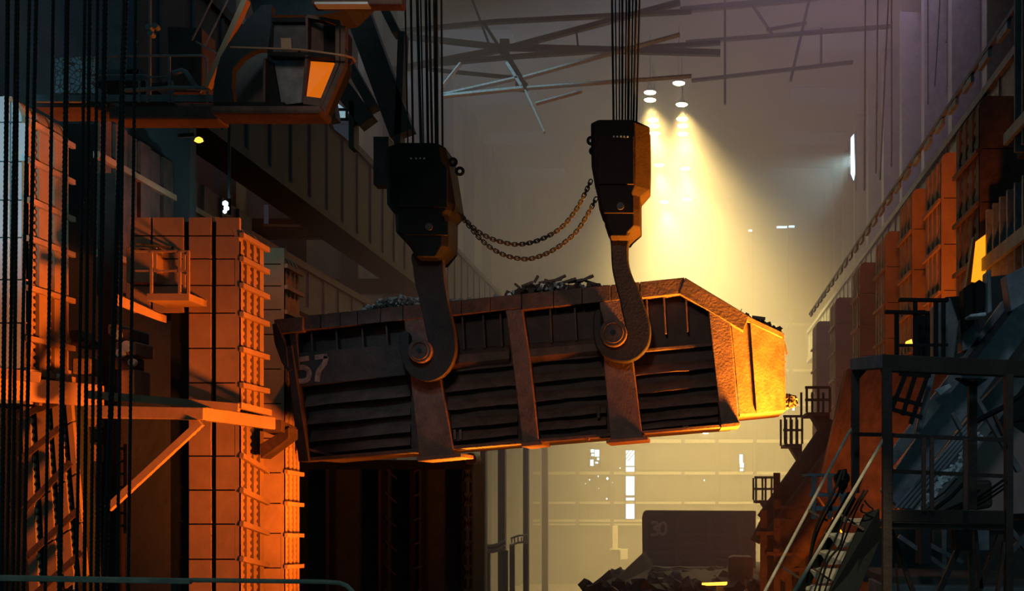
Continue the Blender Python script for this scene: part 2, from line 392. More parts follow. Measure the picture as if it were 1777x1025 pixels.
for (a, b, c, d) in ((30,722,100,698),(33,799,104,742),(42,884,122,802),(44,968,135,885),(60,1032,142,958)):
    MB().beam(P(a, b, 19.5), P(c, d, 19.5), .05, .1).build('diagonal_bar', 'rust', t)
# wall of the aisle behind these towers
m = MB(); quad(m, [(110,215),(330,215),(330,1080),(110,1080)], 24.5, th=.3); 
tag(m.build('aisle_screen', 'wall_dark'), 'sooty dark steel screen behind the gap between the two panelled towers', 'screen')
# big orange beam and gantry
t = thing('orange_gantry', P(240, 720, 18.6), 'wide orange gantry beam crossing in front of the tall panelled tower with diagonal brace', 'gantry')
mm = MB(); mm.prism([P(-60,645,18.2), P(-60,687,18.2), P(168,706,19.6), P(168,667,19.6)], (0,.25,0)); mm.build('box_beam', 'panel', t, bevel=.01)
MB().beam(P(-60,640,18.0), P(70,655,18.4), .12, .16).build('upper_bar', 'panel', t)
MB().beam(P(150,684,19.0), P(415,707,19.0), .12, .13).build('upper_bar', 'panel', t)
MB().beam(P(150,714,18.8), P(357,718,18.8), .2, .2).build('front_beam', 'panel', t, bevel=.01)
mm = MB(); mm.prism([P(355,706,18.8), P(355,729,18.8), P(478,745,19.9), P(478,724,19.9)], (-.1,.2,0)); mm.build('side_beam', 'panel', t, bevel=.01)
MB().beam(P(415,703,19.0), P(468,716,19.9), .08, .1).build('upper_bar', 'panel', t)
MB().beam(P(349,733,18.7), P(188,882,18.7), .12, .11).build('diagonal_brace', 'panel', t)
MB().beam(P(472,738,20), P(500,750,22), .3, .2).build('bracket', 'rust', t)
MB().prism([P(452,795,20.5), P(452,770,20.5), P(500,742,20.5), P(500,760,20.5)], (0,.5,0)).build('gusset', 'rust', t)
# small balcony on the tall tower
t = thing('service_balcony', P(290, 521, 19.5), 'small railed balcony bracketed on the upper part of the tall panelled tower', 'balcony')
MB().box(tuple(P(255,521,19.3)), (P(328,509,19.3).x, 20.0, P(328,509,19.3).z)).build('deck', 'panel', t)
for x in (263, 312, 327): 
    MB().beam(P(x,509,19.3), P(x,436,19.3), .04).build('post', 'panel', t)
for x in (320, ): MB().beam(P(x,509,19.9), P(x,436,19.9), .04).build('post', 'panel', t)
for y in (436, 470): 
    MB().beam(P(235,y,19.3), P(328,y,19.3), .03).build('rail', 'panel', t)
    MB().beam(P(328,y,19.3), P(323,y+6,20.0), .03).build('rail', 'panel', t)
MB().prism([P(199,508,19.0), P(199,528,19.0), P(275,556,19.6), P(275,543,19.6)], (0,.3,0)).build('bracket_beam', 'panel', t)
MB().box(tuple(P(236,496,20.1)), tuple(P(288,436,20.1)+Vector((0,-.35,0)))).build('door_plate', 'panel', t, bevel=.01)
MB().box(tuple(P(289,500,20.08)), tuple(P(311,438,20.08)+Vector((0,-.05,0)))).build('doorway', 'dark', t)
for y in (423, 431): MB().beam(P(230,y,19.4), P(300,y+6,20.0), .03).build('conduit', 'dark', t)
# burner gear between the towers
def gear(label, boxes, Y):
    t = thing('burner_gear', P(boxes[0][0], boxes[0][3], Y), label, 'machine')
    for i, (a, b, c, d, mt) in enumerate(boxes):
        mm = MB(); q = P(a, d, Y); r = P(c, b, Y); mm.box((q.x, Y, q.z), (r.x, Y+.5+.1*(i % 3), r.z)); mm.build('casing', mt, t, bevel=.03)
    return t
g1 = gear('orange lit stack of burner casings between the towers, under the bracket beam', [(186,562,208,580,'panel'),(192,570,232,592,'rust'),(196,592,236,616,'panel'),(188,618,228,640,'rust'),(208,640,234,690,'panel')], 20.4)
for (x, y, r) in ((200,580,9),(219,600,10),(207,612,8),(228,628,7)):
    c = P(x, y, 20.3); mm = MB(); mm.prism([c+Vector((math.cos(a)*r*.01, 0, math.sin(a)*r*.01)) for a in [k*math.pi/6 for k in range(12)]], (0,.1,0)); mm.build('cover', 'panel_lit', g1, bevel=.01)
gear('orange casings with slanted plates right beside the white fronted tower', [(120,572,140,590,'rust'),(124,620,160,648,'panel'),(122,590,162,600,'rust'),(130,690,166,740,'panel'),(140,770,166,800,'panel'),(118,742,150,765,'rust'),(136,826,160,850,'rust')], 20.6)
mm = MB(); quad(mm, [(168,300),(200,300),(206,1060),(176,1060)], 20.9, th=.25)
t = tag(mm.build('vertical_duct', 'rust_dark'), 'narrow dark brown duct standing between the two orange lit towers', 'duct')
t = thing('service_ladder', P(212, 900, 20.6), 'short dark ladder against the dark gap below the orange gantry', 'ladder')
for x in (206, 217): MB().beam(P(x,770,20.6), P(x,925,20.6), .04).build('side_rail', 'rust', t)
for y in (778,800,822,845,868,890,912): MB().beam(P(206,y,20.6), P(217,y,20.6), .04, .05).build('rung', 'rust', t)

# dark lattice stand under the box
t = thing('lattice_stand', P(670, 1050, 31), 'tall black lattice stand below the raised scrap box', 'stand')
a = P(516,1080,31); b = P(812,800,31)
MB().box((a.x, 31.5, 0), (b.x-.1, 34, b.z)).build('casing', 'dark', t)
for x in (522, 575, 665, 715, 735, 805):
    MB().box((P(x-4,0,31).x, 31, 0), (P(x+4,0,31).x, 31.25, b.z)).build('post', 'black', t)
for i in range(7):
    y = 812+i*42
    MB().beam(P(668,y,30.98), P(688,y+18,30.98), .04).build('lacing_bar', 'steel', t)
    MB().beam(P(718,y+6,30.98), P(731,y+2,30.98), .05).build('lacing_bar', 'steel', t)
    MB().beam(P(806,y,30.98), P(817,y+24,30.98), .05).build('lacing_bar', 'steel', t)
    MB().beam(P(817,y,30.98), P(806,y+24,30.98), .05).build('lacing_bar', 'steel', t)
MB().box((P(814,0,31).x, 31, 0), (P(819,0,31).x, 31.25, b.z)).build('post', 'black', t)
MB().beam(P(516,806,31), P(819,806,31), .2, .25).build('top_beam', 'black', t)
c = P(818,796,30.9); mm = MB(); mm.tube([c+Vector((0,-.15,0)), c+Vector((0,.6,0))], .16, 16); mm.build('sheave', 'steel', t, smooth=True)

# ------------------------------------------------------------------ near crane: walkway beam and cab
t = thing('crane_walkway', P(240, 207, 15.5), 'orange lit crane bridge beam with grey walkway and pipe railing behind the ropes', 'crane bridge')
a = P(125,207,15.5); b = P(378,183,15.5)
MB().box((P(188,0,15.5).x, 15.5, a.z), (b.x, 15.9, b.z)).build('box_beam', 'rust', t, bevel=.03)
MB().box((P(60,0,15.6).x, 15.6, P(0,186,15.6).z), (P(190,0,15.6).x, 16.2, P(0,176,15.6).z)).build('end_beam', 'rust', t)
MB().box((P(60,0,15.5).x, 15.5, P(0,176,15.5).z), (P(372,0,15.5).x, 15.56, P(0,164,15.5).z)).build('toe_board', 'grey', t)
MB().tube([P(185,97,15.5), P(350,96,15.5), P(359,102,15.5), P(360,178,15.5)], .016, 8).build('handrail', 'grey', t, smooth=True)
MB().tube([P(150,131,15.5), P(250,130,15.5), P(258,134,15.5), P(290,133,15.5), P(295,128,15.5)], .014, 8).build('handrail', 'grey', t, smooth=True)
for x in (242, 256, 294, 299): MB().beam(P(x, 96 if x in (294,) else 140, 15.5), P(x,178,15.5), .03).build('post', 'grey', t)
MB().tube([P(300,127,15.4), P(316,122,15.4), P(322,124,15.4), P(338,148,15.4), P(350,160,15.4)], .035, 8).build('bent_pipe', 'grey', t, smooth=True)
MB().tube([P(218,157,15.3), P(300,152,15.3), P(372,154,15.3)], .03, 8).build('pipe', 'grey', t, smooth=True)
MB().beam(P(428,0,15.2), P(360,152,15.2), .07, .12).build('strut', 'panel', t)
for (a, b, c, d) in ((368,0,333,70),(395,0,355,80),(340,72,375,92)): MB().tube([P(a,b,16), P(c,d,16)], .012, 6).build('cable', 'grey', t)
quad(MB(), [(290,45),(350,48),(350,160),(292,160)], 16.6, th=.5).build('cabinet', 'rust_dark', t, bevel=.02)
quad(MB(), [(315,100),(332,100),(332,122),(315,122)], 16.55, th=.1).build('cabinet_door', 'dark', t)
for (x, y) in ((257,46),(268,44),(260,57)):
    c = P(x, y, 16); MB().tube([c, c+Vector((0,.1,0))], .042, 10).build('lamp', 'grey', t, smooth=True)
MB().beam(P(260,0,16.1), P(260,176,16.1), .03).build('mast', 'grey', t)
t = quad(MB(), [(96,100),(165,98),(165,162),(96,162)], 15.8, th=.04).build('notice_board', 'board')
tag(t, 'pale blue notice board covered in worn reddish lettering behind the ropes', 'notice board')
t = thing('crane_cab', P(530, 205, 14.5), 'operator cab hung from the crane with an orange reflection painted on its lower window', 'crane cab')
Yc = 14.5
def cb(pts, Y, th, nm, mt, par=None, **k): return quad(MB(), pts, Y, th=th).build(nm, mt, par or t, **k)
cb([(471,31),(535,30),(535,38),(471,38)], Yc, .3, 'frame', 'black')
body = MB(); 
fr = [(462,103),(471,31),(535,31),(592,41),(600,52),(599,115),(563,194),(460,186)]
back = [P(x, y, Yc+1.7) for x, y in fr]
body.prism([P(x, y, Yc+.12) for x, y in fr], (0,.3,0)); body.build('cab_body', 'black', t, bevel=.02)
w1 = cb([(476,40),(531,40),(531,92),(474,92)], Yc+.06, .05, 'front_window', 'glass')
cb([(474,105),(530,104),(524,178),(488,182)], Yc+.05, .06, 'lower_window', 'grey')
mm = MB(); mm.prism([P(537,36,Yc+.02), P(586,44,Yc+.22), P(586,96,Yc+.22), P(537,94,Yc+.02)], (0,.05,0)); mm.build('side_window', 'rust', t)  # rust brown stands in for the orange reflection on this pane
mm = MB(); mm.prism([P(536,106,Yc-.02), P(580,109,Yc+.12), P(582,113,Yc+.12), P(557,168,Yc+.1), P(553,171,Yc+.1), P(532,168,Yc-.02), P(530,163,Yc-.02), P(533,109,Yc-.02)], (0,.05,0)); tag(mm.build('lower_window', 'cab_reflection', t), 'window pane with a painted orange reflection')
for (p, q, wd) in (((535,30),(535,98),.03),((535,98),(528,180),.035),((471,97),(597,99),.06),((588,40),(588,112),.05),((588,112),(556,190),.05),((598,48),(597,114),.06),((597,114),(562,196),.06),((462,103),(461,186),.03),((528,176),(560,180),.1),((535,31),(592,41),.04)):
    mm = MB(); mm.beam(P(*p, Yc-.06), P(*q, Yc-.02), wd, .12, up=(0,1,0)); mm.build('frame', 'rust' if p[0] > 500 or p[1] > 101 else 'black', t)
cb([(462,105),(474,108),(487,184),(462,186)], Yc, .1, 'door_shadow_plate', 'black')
MB().tube([P(400,82,Yc-.25), P(520,86,Yc-.25), P(594,96,Yc-.2), P(612,100,Yc+.0), P(616,106,Yc+.1), P(608,110,Yc+.3)], .014, 8).build('guard_rail', 'panel', t, smooth=True)
MB().box((P(376,0,Yc).x, Yc-.2, P(0,206,Yc).z), (P(566,0,Yc).x, Yc+.25, P(0,191,Yc).z)).build('floor_plate', 'rust', t, bevel=.04)
MB().box((P(380,0,Yc).x, Yc-.15, P(0,190,Yc).z), (P(500,0,Yc).x, Yc, P(0,184,Yc).z)).build('sill', 'black', t)
cb([(487,66),(505,66),(506,84),(488,84)], Yc+.02, .03, 'control_box', 'panel')
cb([(489,86),(520,86),(512,94),(494,95)], Yc+.02, .03, 'desk', 'rust')
# curved hanger next to the cab
arch_o = [(455,8),(425,38),(400,70),(382,100),(372,140),(368,186)]; arch_i = [(408,186),(402,150),(404,120),(420,100),(440,88),(470,80)]
mm = MB(); mm.prism([P(x, y, 14.8) for x, y in arch_o+arch_i+[(472,8)]], (0,.12,0)); mm.build('hanger_arch', 'dark', t)
cb([(404,185),(404,130),(420,102),(445,92),(470,92),(470,185)], Yc+1.0, .1, 'rear_screen', 'wall')
t = thing('crane_trolley_beam', P(630, 6, 14), 'bright orange lit beam cut off by the top edge above the cab', 'beam')
a = P(540,8,14); b = P(698,-30,14); MB().box((a.x,14,a.z), (b.x,14.2,b.z)).build('beam', 'rust', t, bevel=.02)
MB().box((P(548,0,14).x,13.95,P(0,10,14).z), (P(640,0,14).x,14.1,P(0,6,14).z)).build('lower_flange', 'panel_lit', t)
t = thing('crane_underframe', P(470,20,16.5), 'black roof frame of the crane over the cab', 'frame')
quad(MB(), [(430,-20),(640,-20),(600,18),(560,26),(440,26)], 16.6, th=.6).build('frame_plate', 'dark', t)

# upper left clutter: end of crane bridge and girder with openings
t = thing('bridge_truss', P(640, 300, 27), 'dark inclined crane truss behind the cab with pale daylight in its gaps', 'truss')
for (a, b, c, d, wd) in ((610,-10,700,235,.55),(655,-10,690,60,.18),(585,140,640,215,.4),(600,100,650,190,.22),(700,60,690,330,.15),(614,180,614,260,.12),(570,150,580,210,.2)):
    MB().beam(P(a,b,26.5), P(c,d,26.5), wd, .4, up=(0,1,0)).build('truss_bar', 'rust_dark', t)
MB().box(tuple(P(648,320,26.6)), tuple(P(682,246,27.0))).build('column', 'rust_dark', t)
t = thing('clerestory_light', P(595,250,30), 'blue white daylight patch in triangular gaps behind the crane cab', 'window')
quad(MB(), [(572,168),(600,190),(600,206),(574,206)], 30, th=.05).build('pane', 'day_dim', t)
quad(MB(), [(602,182),(616,182),(616,196),(602,196)], 30, th=.05).build('pane', 'day_dim', t)
quad(MB(), [(576,209),(616,209),(616,252),(580,224)], 30.0, th=.05).build('pane', 'sky_dim', t)
quad(MB(), [(565,192),(568,192),(567,202),(563,202)], 29.9, th=.05).build('pane', 'day', t)
for (a,b,c,d) in ((572,190,616,190),(574,207,620,207),(602,192,602,208),(609,194,609,206)):
    MB().beam(P(a,b,29.8), P(c,d,29.8), .06, .06).build('frame', 'black', t)
# hanging corrugated screens along the left aisle (orange lit) 
t = thing('hanging_screen', P(260, 370, 24), 'ragged orange lit corrugated screen hanging along the aisle under the crane beam', 'screen')
Y0 = 22.2
for i in range(15):
    f = i/15; f2 = (i+.88)/15
    Ya, Yb2 = 21.5+f*7.5, 21.5+f2*7.5; X = -11.1; zt = E+7.0-f*.2; zb = E+3.6+f*1.2+random.uniform(-.25,.35)
    MB().box((X, Ya, zb), (X+.06+.05*(i % 2), Yb2, zt)).build('sheet', 'rust', t)
MB().beam((-11, 21.3, E+6.2), (-11, 29.5, E+6.2), .12, .12).build('rail', 'panel', t)
MB().beam((-11, 21.3, E+4.4), (-11, 29.5, E+4.8), .12, .12).build('rail', 'panel', t)
t = thing('rail_bracket', P(350,240,22), 'small orange flame coloured lamp on a bracket under the crane beam', 'lamp')
MB().beam(P(310,236,22), P(338,234,22), .07, .07).build('arm', 'black', t)
c = P(345, 243, 22); mm = MB(); mm.loft([[c+Vector((r*math.cos(a), r*math.sin(a)*.6, z)) for a in [k*math.pi/4 for k in range(8)]] for z, r in ((-.05,.03),(-.02,.09),(.03,.07),(.06,.02))]); mm.build('lamp_glass', 'hotspot', t, smooth=True)
t = thing('blue_lamp', P(391,360,24), 'bluish white lamp glaring above the tall panelled tower', 'lamp')
for (x, y, r) in ((391,353,.06),(393,361,.055),(390,367,.04)):
    c = P(x,y,24); mm = MB(); mm.loft([[c+Vector((q*math.cos(a), q*math.sin(a), z)) for a in [k*math.pi/4 for k in range(8)]] for z, q in ((-r,.01),(-r*.4,r),(r*.4,r),(r,.01))]); mm.build('bulb', 'day', t, smooth=True)
MB().beam(P(398,372,24.1), (P(398,372,24.1).x,24.1,E+8.6), .05).build('hanger', 'black', t); MB().beam((P(398,0,24).x,24.1,E+8.6), (-12.2,25.4,E+8.9), .06).build('hanger', 'black', t); MB().beam(P(398,345,24.1), P(398,372,24.1), .05).build('bracket', 'black', t)
light('POINT', 'blue_lamp_light', P(391,358,23.7), P(391,300,20), 25, (.5,.9,1), radius=.05)
t = thing('side_opening', P(470,400,40), 'pale daylight opening in the dark side wall above the second panelled tower', 'window')
quad(MB(), [(458,355),(465,355),(465,388),(458,388)], 40, th=.05).build('pane', 'sky_dim', t)
quad(MB(), [(456,388),(520,390),(520,393),(456,392)], 39.8, th=.05).build('sill', 'grey', t)

# ------------------------------------------------------------------ roof trusses
def truss(label, bars, Y, mt='grey'):
    t = thing('roof_truss', P(bars[0][0], bars[0][1], Y), label, 'roof truss')
    for (a, b, c, d, wd) in bars:
        k = wd*Y/F; MB().beam(P(a,b,Y), P(c,d,Y), k, .3, up=(0,1,0)).build('truss_bar', mt, t)
truss('dark crossing roof truss between the two bundles of hoist ropes', [(680,122,880,84,9),(880,84,1180,4,8),(690,62,870,82,8),(870,82,1250,92,10),(700,116,900,98,6),(900,98,1250,74,6),(870,80,915,155,9),(838,38,872,90,5),(690,55,860,38,6),(860,38,1200,20,6),(740,120,890,135,4),(820,0,850,80,4),(930,66,938,98,3),(1000,50,1004,90,3),(760,70,762,104,3),(868,82,884,82,26),(895,150,915,152,14)], 56, 'black')
truss('pale lit lower roof truss meeting at a gusset plate', [(768,167,908,153,4),(768,165,900,135,3),(908,135,1180,60,3),(915,153,1200,132,3),(768,150,800,110,2),(905,150,880,110,5),(930,180,1010,158,2.5),(912,158,945,230,3)], 44, 'dust')  # pale material stands in for cyan light on these bars
truss('roof truss crossing high at the side above the purple haze', [(1180,18,1420,-4,9),(1190,74,1545,46,5),(1258,0,1258,180,4),(1404,0,1372,140,5),(1330,52,1400,40,3),(1200,140,1480,108,4),(1300,0,1340,60,3),(1425,50,1425,110,3)], 60, 'black')
# hanging lines by the far side wall
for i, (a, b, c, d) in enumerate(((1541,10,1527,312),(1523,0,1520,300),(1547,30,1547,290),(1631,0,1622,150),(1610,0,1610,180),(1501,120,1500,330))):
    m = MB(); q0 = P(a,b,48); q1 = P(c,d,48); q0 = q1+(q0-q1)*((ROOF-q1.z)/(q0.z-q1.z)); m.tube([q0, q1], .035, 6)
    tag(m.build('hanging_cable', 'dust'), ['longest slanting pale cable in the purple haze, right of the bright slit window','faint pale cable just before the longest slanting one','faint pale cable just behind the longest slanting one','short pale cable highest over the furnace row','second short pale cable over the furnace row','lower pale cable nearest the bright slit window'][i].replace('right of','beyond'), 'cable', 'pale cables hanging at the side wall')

# ------------------------------------------------------------------ lamps
n = len(LAMPS)
proto = None
for i, (a, b, Y) in enumerate(LAMPS):
    p = P(a, b, Y)
    if proto is None:
        t = thing('high_bay_lamp', p, 'x', 'lamp', 'yellow high bay lamps under the roof')
        mm = MB(); mm.loft([[p+Vector((r*math.cos(q), r*math.sin(q), z)) for q in [k*math.pi/6 for k in range(12)]] for z, r in ((.01,.36),(.1,.32),(.35,.12),(.5,.1))]); mm.build('reflector', 'steel', t, smooth=True)
        mm = MB(); mm.loft([[p+Vector((r*math.cos(q), r*math.sin(q), z)) for q in [k*math.pi/6 for k in range(12)]] for z, r in ((-.07,.14),(-.055,.32),(-.01,.37),(0,.34))]); mm.build('bulb', 'lamp', t, smooth=True)
        mm = MB(); mm.tube([p+Vector((0,0,.5)), p+Vector((0,0,3.7))], .03, 6); mm.build('hanger', 'steel', t)
        proto = t; o = t
    else:
        o = copy_tree(proto); o.location = p
    mine = sorted([q for q in LAMPS if (q[0] < 1165) == (a < 1165)], key=lambda q: q[1]); k = mine.index(LAMPS[i])
    o['label'] = ['topmost','second from top','third from top','fourth from top','fifth from top','sixth from top','lowest'][k] + ' yellow lamp in the row ' + ('nearer the hoist ropes' if a < 1165 else 'farther from the hoist ropes')

# ================================================================== SCRAP BOX
Yb = 23.0; piv = P(900, 650, Yb); ANG = math.radians(5)
ca, sa = math.cos(ANG), math.sin(ANG)
def L(px, py, d=0.0):
    v = P(px, py, Yb+d)-piv
    return Vector((v.x*ca+v.z*sa, v.y, -v.x*sa+v.z*ca))
bx = thing('scrap_charging_box', piv, 'huge rusty ribbed scrap charging box hanging tilted from two crane hooks', 'charging box', rot=(0,-ANG,0))
def lp(pts, d0, d1, name, mt, bevel=.012, smooth=False, parent=None):
    m = MB(); m.prism([L(x, y, d0) for x, y in pts], (0, d1-d0, 0)); return m.build(name, mt, parent or bx, local=True, bevel=bevel, smooth=smooth)
outline = [(482,562),(1188,492),(1285,548),(1275,735),(522,797),(505,640),(484,605)]
lp(outline, .32, .42, 'front_wall', 'rust_dark')
lp(outline, 3.1, 3.2, 'rear_wall', 'rust_dark')
m = MB(); m.prism([L(522,790,.4), L(1275,728,.4), L(1275,735,.4), L(522,797,.4)], (0,2.75,0)); m.build('bottom_plate', 'rust_dark', bx, local=True)
m = MB(); m.prism([L(482,562,.4), L(490,562,.4), L(512,640,.4), L(530,797,.4), L(520,797,.4), L(503,640,.4), L(482,600,.4)], (0,2.75,0)); m.build('end_wall', 'rust_dark', bx, local=True)
# rim
lp([(475,554),(526,549),(526,575),(478,580)], -.12, .4, 'rim_end', 'rust', .02)
seg = [(475,577,553)]
top = lambda x: 553.0+(481-553.0)*(x-475)/(1188-475)
xsn = [526,556,590,620,660,699,748,800,850,905,960,1010,1060,1110,1188]
for i in range(len(xsn)-1):
    a, b = xsn[i], xsn[i+1]; ta = 25 if a < 900 else 28
    j = random.uniform(-.012,.012)
    lp([(a+.5,top(a)),(b-.5,top(b)),(b-.5,top(b)+ta),(a+.5,top(a)+ta)], -.06+j, .4, 'rim_plate', 'rust', .01)
lp([(1189,481),(1300,548),(1290,574),(1178,509)], -.07, .4, 'rim_plate', 'rust')
m = MB(); m.prism([L(475,556,3.0), L(1188,484,3.0), L(1186,508,3.0), L(475,580,3.0)], (0,.4,0)); m.build('rear_rim', 'rust', bx, local=True)
# flared end flange
lp([(472,562),(480,560),(497,600),(500,636),(508,640),(500,645),(488,628),(476,595)], -.14, .4, 'end_flange', 'steel')
lp([(490,600),(506,598),(512,640),(536,800),(518,801),(500,640)], -.12, .4, 'end_post', 'rust_dark')
lp([(497,560),(512,559),(520,640),(512,642)], -.04, .3, 'end_gusset', 'rust_dark')
# stiffeners in the upper bays
for x in (538,581,626,668,800,836,866,952,995,1120,1150,1188):
    dx = 4
    y1 = 628-(x-510)*58/725+2
    lp([(x,top(x)+22),(x+3,top(x)+22),(x+3+dx,y1),(x+dx,y1)], .1, .34, 'stiffener', 'rust', .004)
# middle beam, in lengths between the straps
def mid(x, k): return (628-(x-510)*58/725, 668-(x-510)*66/725)[k]
for (a, b) in ((508,602),(602,706),(740,884),(912,1042),(1096,1238)):
    if a < 1090:
        m = MB(); rings = []
        for x in (a, b):
            y0, y1 = mid(x,0), mid(x,1)
            rings.append([L(x,y0,.3), L(x,y0+4,.14), L(x,y0+10,.06), L(x,y1-12,.05), L(x,y1-3,.12), L(x,y1,.2), L(x,y1,.34), L(x,y0,.34)])
        m.loft(rings); m.build('middle_beam', 'rust' if a > 500 else 'rust_dark', bx, local=True, smooth=True)
    else: lp([(a,606),(b,594),(b,600),(a,612)], .12, .34, 'middle_beam', 'rust')
# corrugation ribs
bays = [(518,712,[707,739,769,792],-1),(762,898,[648,682,714,746,768],0),(922,1052,[631,665,698,729,750],0),(1102,1246,[652,684,712,734,747],0)]
for (x0, x1, ys, _) in bays:
    for k, y in enumerate(ys):
        m = MB(); rings = []; n = 9
        y = y-3
        for i in range(n):
            f = i/(n-1); x = x0+(x1-x0)*f; yy = y-(x-x0)*.098 + random.uniform(-.7,.7)
            o = .03*math.sin(f*7+k*2)
            rings.append([L(x,yy-15,.34), L(x,yy-13,.30+o*.3), L(x,yy-2,.14+o), L(x,yy+2,.12+o), L(x,yy+5,.30), L(x,yy+5,.34)])
        m.loft(rings); m.build('rib', 'rust', bx, local=True, smooth=True)
# straps
for pts, foot in (([(700,545),(746,541),(764,655),(790,794),(728,798),(712,660)], ((724,792),(800,786),(800,793),(724,800))),
                  ([(877,538),(906,535),(918,610),(936,770),(907,773),(892,650)], ((904,768),(939,764),(941,771),(905,775))),
                  ([(1040,519),(1090,514),(1098,620),(1116,764),(1060,768),(1048,640)], ((1052,762),(1124,757),(1124,763),(1052,769))),
                  ([(1228,531),(1264,530),(1272,600),(1283,738),(1252,741),(1240,640)], ((1251,735),(1284,732),(1284,739),(1251,742)))):
    s_ = lp(pts, -.045, .36, 'strap', 'strap', .02)
    lp(list(foot), -.14, 1.2, 'strap_foot', 'strap', .01)
lp([(520,794),(1250,736),(1250,741),(520,801)], -.02, .5, 'bottom_flange', 'rust', .006)
for x in (560,): MB()
m = MB(); m.beam(L(527,777,0), L(585,792,.05), .05, .05); m.build('bent_bar', 'rust', bx, local=True)
for x in (789, 799): m = MB(); m.beam(L(x,745,.1), L(x+1,762,.1), .05, .05); m.build('bracket', 'strap', bx, local=True)
lp([(1184,739),(1196,738),(1194,745),(1186,746)], 0, .2, 'lug', 'strap', .005); lp([(1016,757),(1024,756),(1022,763),(1018,763)], 0, .2, 'lug', 'strap', .005)
# nose
def nose(pts, nm='nose_plate', th=.12):
    m = MB(); m.prism([L(x, y, d) for x, y, d in pts], (0,th,0)); return m.build(nm, 'strap', bx, local=True, bevel=.012)
nose([(1266,532,.12),(1300,551,.2),(1312,718,.22),(1283,719,.12)])
nose([(1301,549,.14),(1356,580,.5),(1361,712,.5),(1313,718,.16)])
nose([(1292,545,.1),(1358,576,.42),(1358,586,.42),(1292,556,.1)], 'nose_rim', .2)
m = MB(); m.prism([L(1354,578,.5), L(1361,578,.5), L(1364,712,.5), L(1357,712,.5)], (0,2.1,0)); m.build('nose_end', 'strap', bx, local=True, bevel=.01)
nose([(1292,545,2.9),(1358,576,2.6),(1361,712,2.6),(1292,718,2.9)], 'nose_plate')
m = MB(); m.prism([L(1285,712,.2), L(1360,706,.5), L(1360,712,.5), L(1285,719,.2)], (0,2.3,0)); m.build('nose_bottom', 'strap', bx, local=True)
lp([(1036,705),(1041,704),(1041,725),(1036,725)], .1,.2,'bracket','rust',.004)
# trunnions
for (x, y, r) in ((728,608,20),(1064,577,23)):
    k = r*Yb/F; c = L(x, y, -.62)
    m = MB(); m.tube([c, c+Vector((0,.04,0)), c+Vector((0,1.0,0))], k, 28); tr = m.build('trunnion', 'rust', bx, local=True, bevel=.015)
    m = MB(); m.tube([c+Vector((0,-.012,0)), c+Vector((0,.01,0))], k*.22, 14); m.build('grease_hole', 'dark', tr, local=True)
    m = MB(); m.tube([c+Vector((0,-.02,0))+Vector((math.cos(q)*k*.72, 0, math.sin(q)*k*.72)) for q in [i*math.pi/12 for i in range(24)]], .015, 6, closed=True); m.build('rim', 'rust', tr, local=True)
# numerals
def digit(strokes, x0, y0, sc, Yoff, parent, wpx, locf):
    for ch in strokes:
        pts = catm_open(ch); m = MB(); n = len(pts); vs = []
        for i, p in enumerate(pts):
            a = pts[max(i-1,0)]; b = pts[min(i+1,n-1)]; d = Vector((b[0]-a[0], b[1]-a[1])); d.normalize(); nx, ny = -d.y, d.x
            vs.append(((p[0]+nx*wpx/2, p[1]+ny*wpx/2), (p[0]-nx*wpx/2, p[1]-ny*wpx/2)))
        for i in range(n-1):
            q = [vs[i][0], vs[i+1][0], vs[i+1][1], vs[i][1]]
            m.prism([locf(*v) for v in q], (0,.01,0))
        yield m
def catm_open(p, n=5):
    if len(p) < 3: return p
    q = [p[0]]+p+[p[-1]]; out = []
    for i in range(1, len(q)-2):
        for j in range(n):
            t = j/n; out.append(tuple(.5*((2*q[i][a])+(-q[i-1][a]+q[i+1][a])*t+(2*q[i-1][a]-5*q[i][a]+4*q[i+1][a]-q[i+2][a])*t*t+(-q[i-1][a]+3*q[i][a]-3*q[i+1][a]+q[i+2][a])*t**3) for a in (0,1)))
    out.append(p[-1]); return out
lp([(508,613),(705,596),(709,650),(514,671)], .02, .3, 'number_plate', 'rust_dark', .01)
for nm, sts in (('digit_five', [[(536,621),(517,624)],[(516,622),(516,637),(527,637),(536,644),(534,657),(524,661),(513,660)]]), ('digit_seven', [[(546,620),(568,617)],[(566,618),(563,630),(553,644),(550,662)]])):
    mall = MB()
    for mm in digit(sts, 0,0,1,0,bx,8.5, lambda x,y: L(x,y,.005)):
        mall.add(mm.v, mm.f)
    mall.build(nm, 'paint', bx, local=True)

# scrap in the box
mm = MB()
def chunk(mm, c, r):
    q = Matrix.Rotation(random.uniform(0,6), 3, Vector((random.random(),random.random(),random.random()+.1)).normalized())
    vs = [c+q@Vector((x*r*random.uniform(.5,1.2), y*r*random.uniform(.4,1), z*r*random.uniform(.4,1))) for x in (-1,1) for y in (-1,1) for z in (-1,1)]
    mm.add(vs, [(0,1,3,2),(4,6,7,5),(0,4,5,1),(2,3,7,6),(0,2,6,4),(1,5,7,3)])
def heap_top(x):
    pts = [(530,552),(600,543),(640,532),(665,520),(700,515),(745,519),(790,520),(830,518),(870,514),(890,506),(920,494),(950,492),(985,492),(1020,492),(1040,497),(1160,492)]
    for (a, b), (c, d) in zip(pts, pts[1:]):
        if a <= x <= c: return b+(d-b)*(x-a)/(c-a)
    return 540
for i in range(2400):
    x = random.uniform(535, 800) if i < 1900 else random.uniform(800,1150); d = random.uniform(.5, 2.9)
    Y = Yb+d; hy = heap_top(x)
    p = P(x, hy, Yb+.8); p.y = Y; p.z -= abs(d-.9)*.12 + random.random()*.12
    chunk(mm, p, random.uniform(.02,.05))
tag(mm.build('scrap_chippings', 'chip'), 'pale bluish metal chippings heaped inside the hanging box', 'scrap', kind='stuff')
mm = MB()
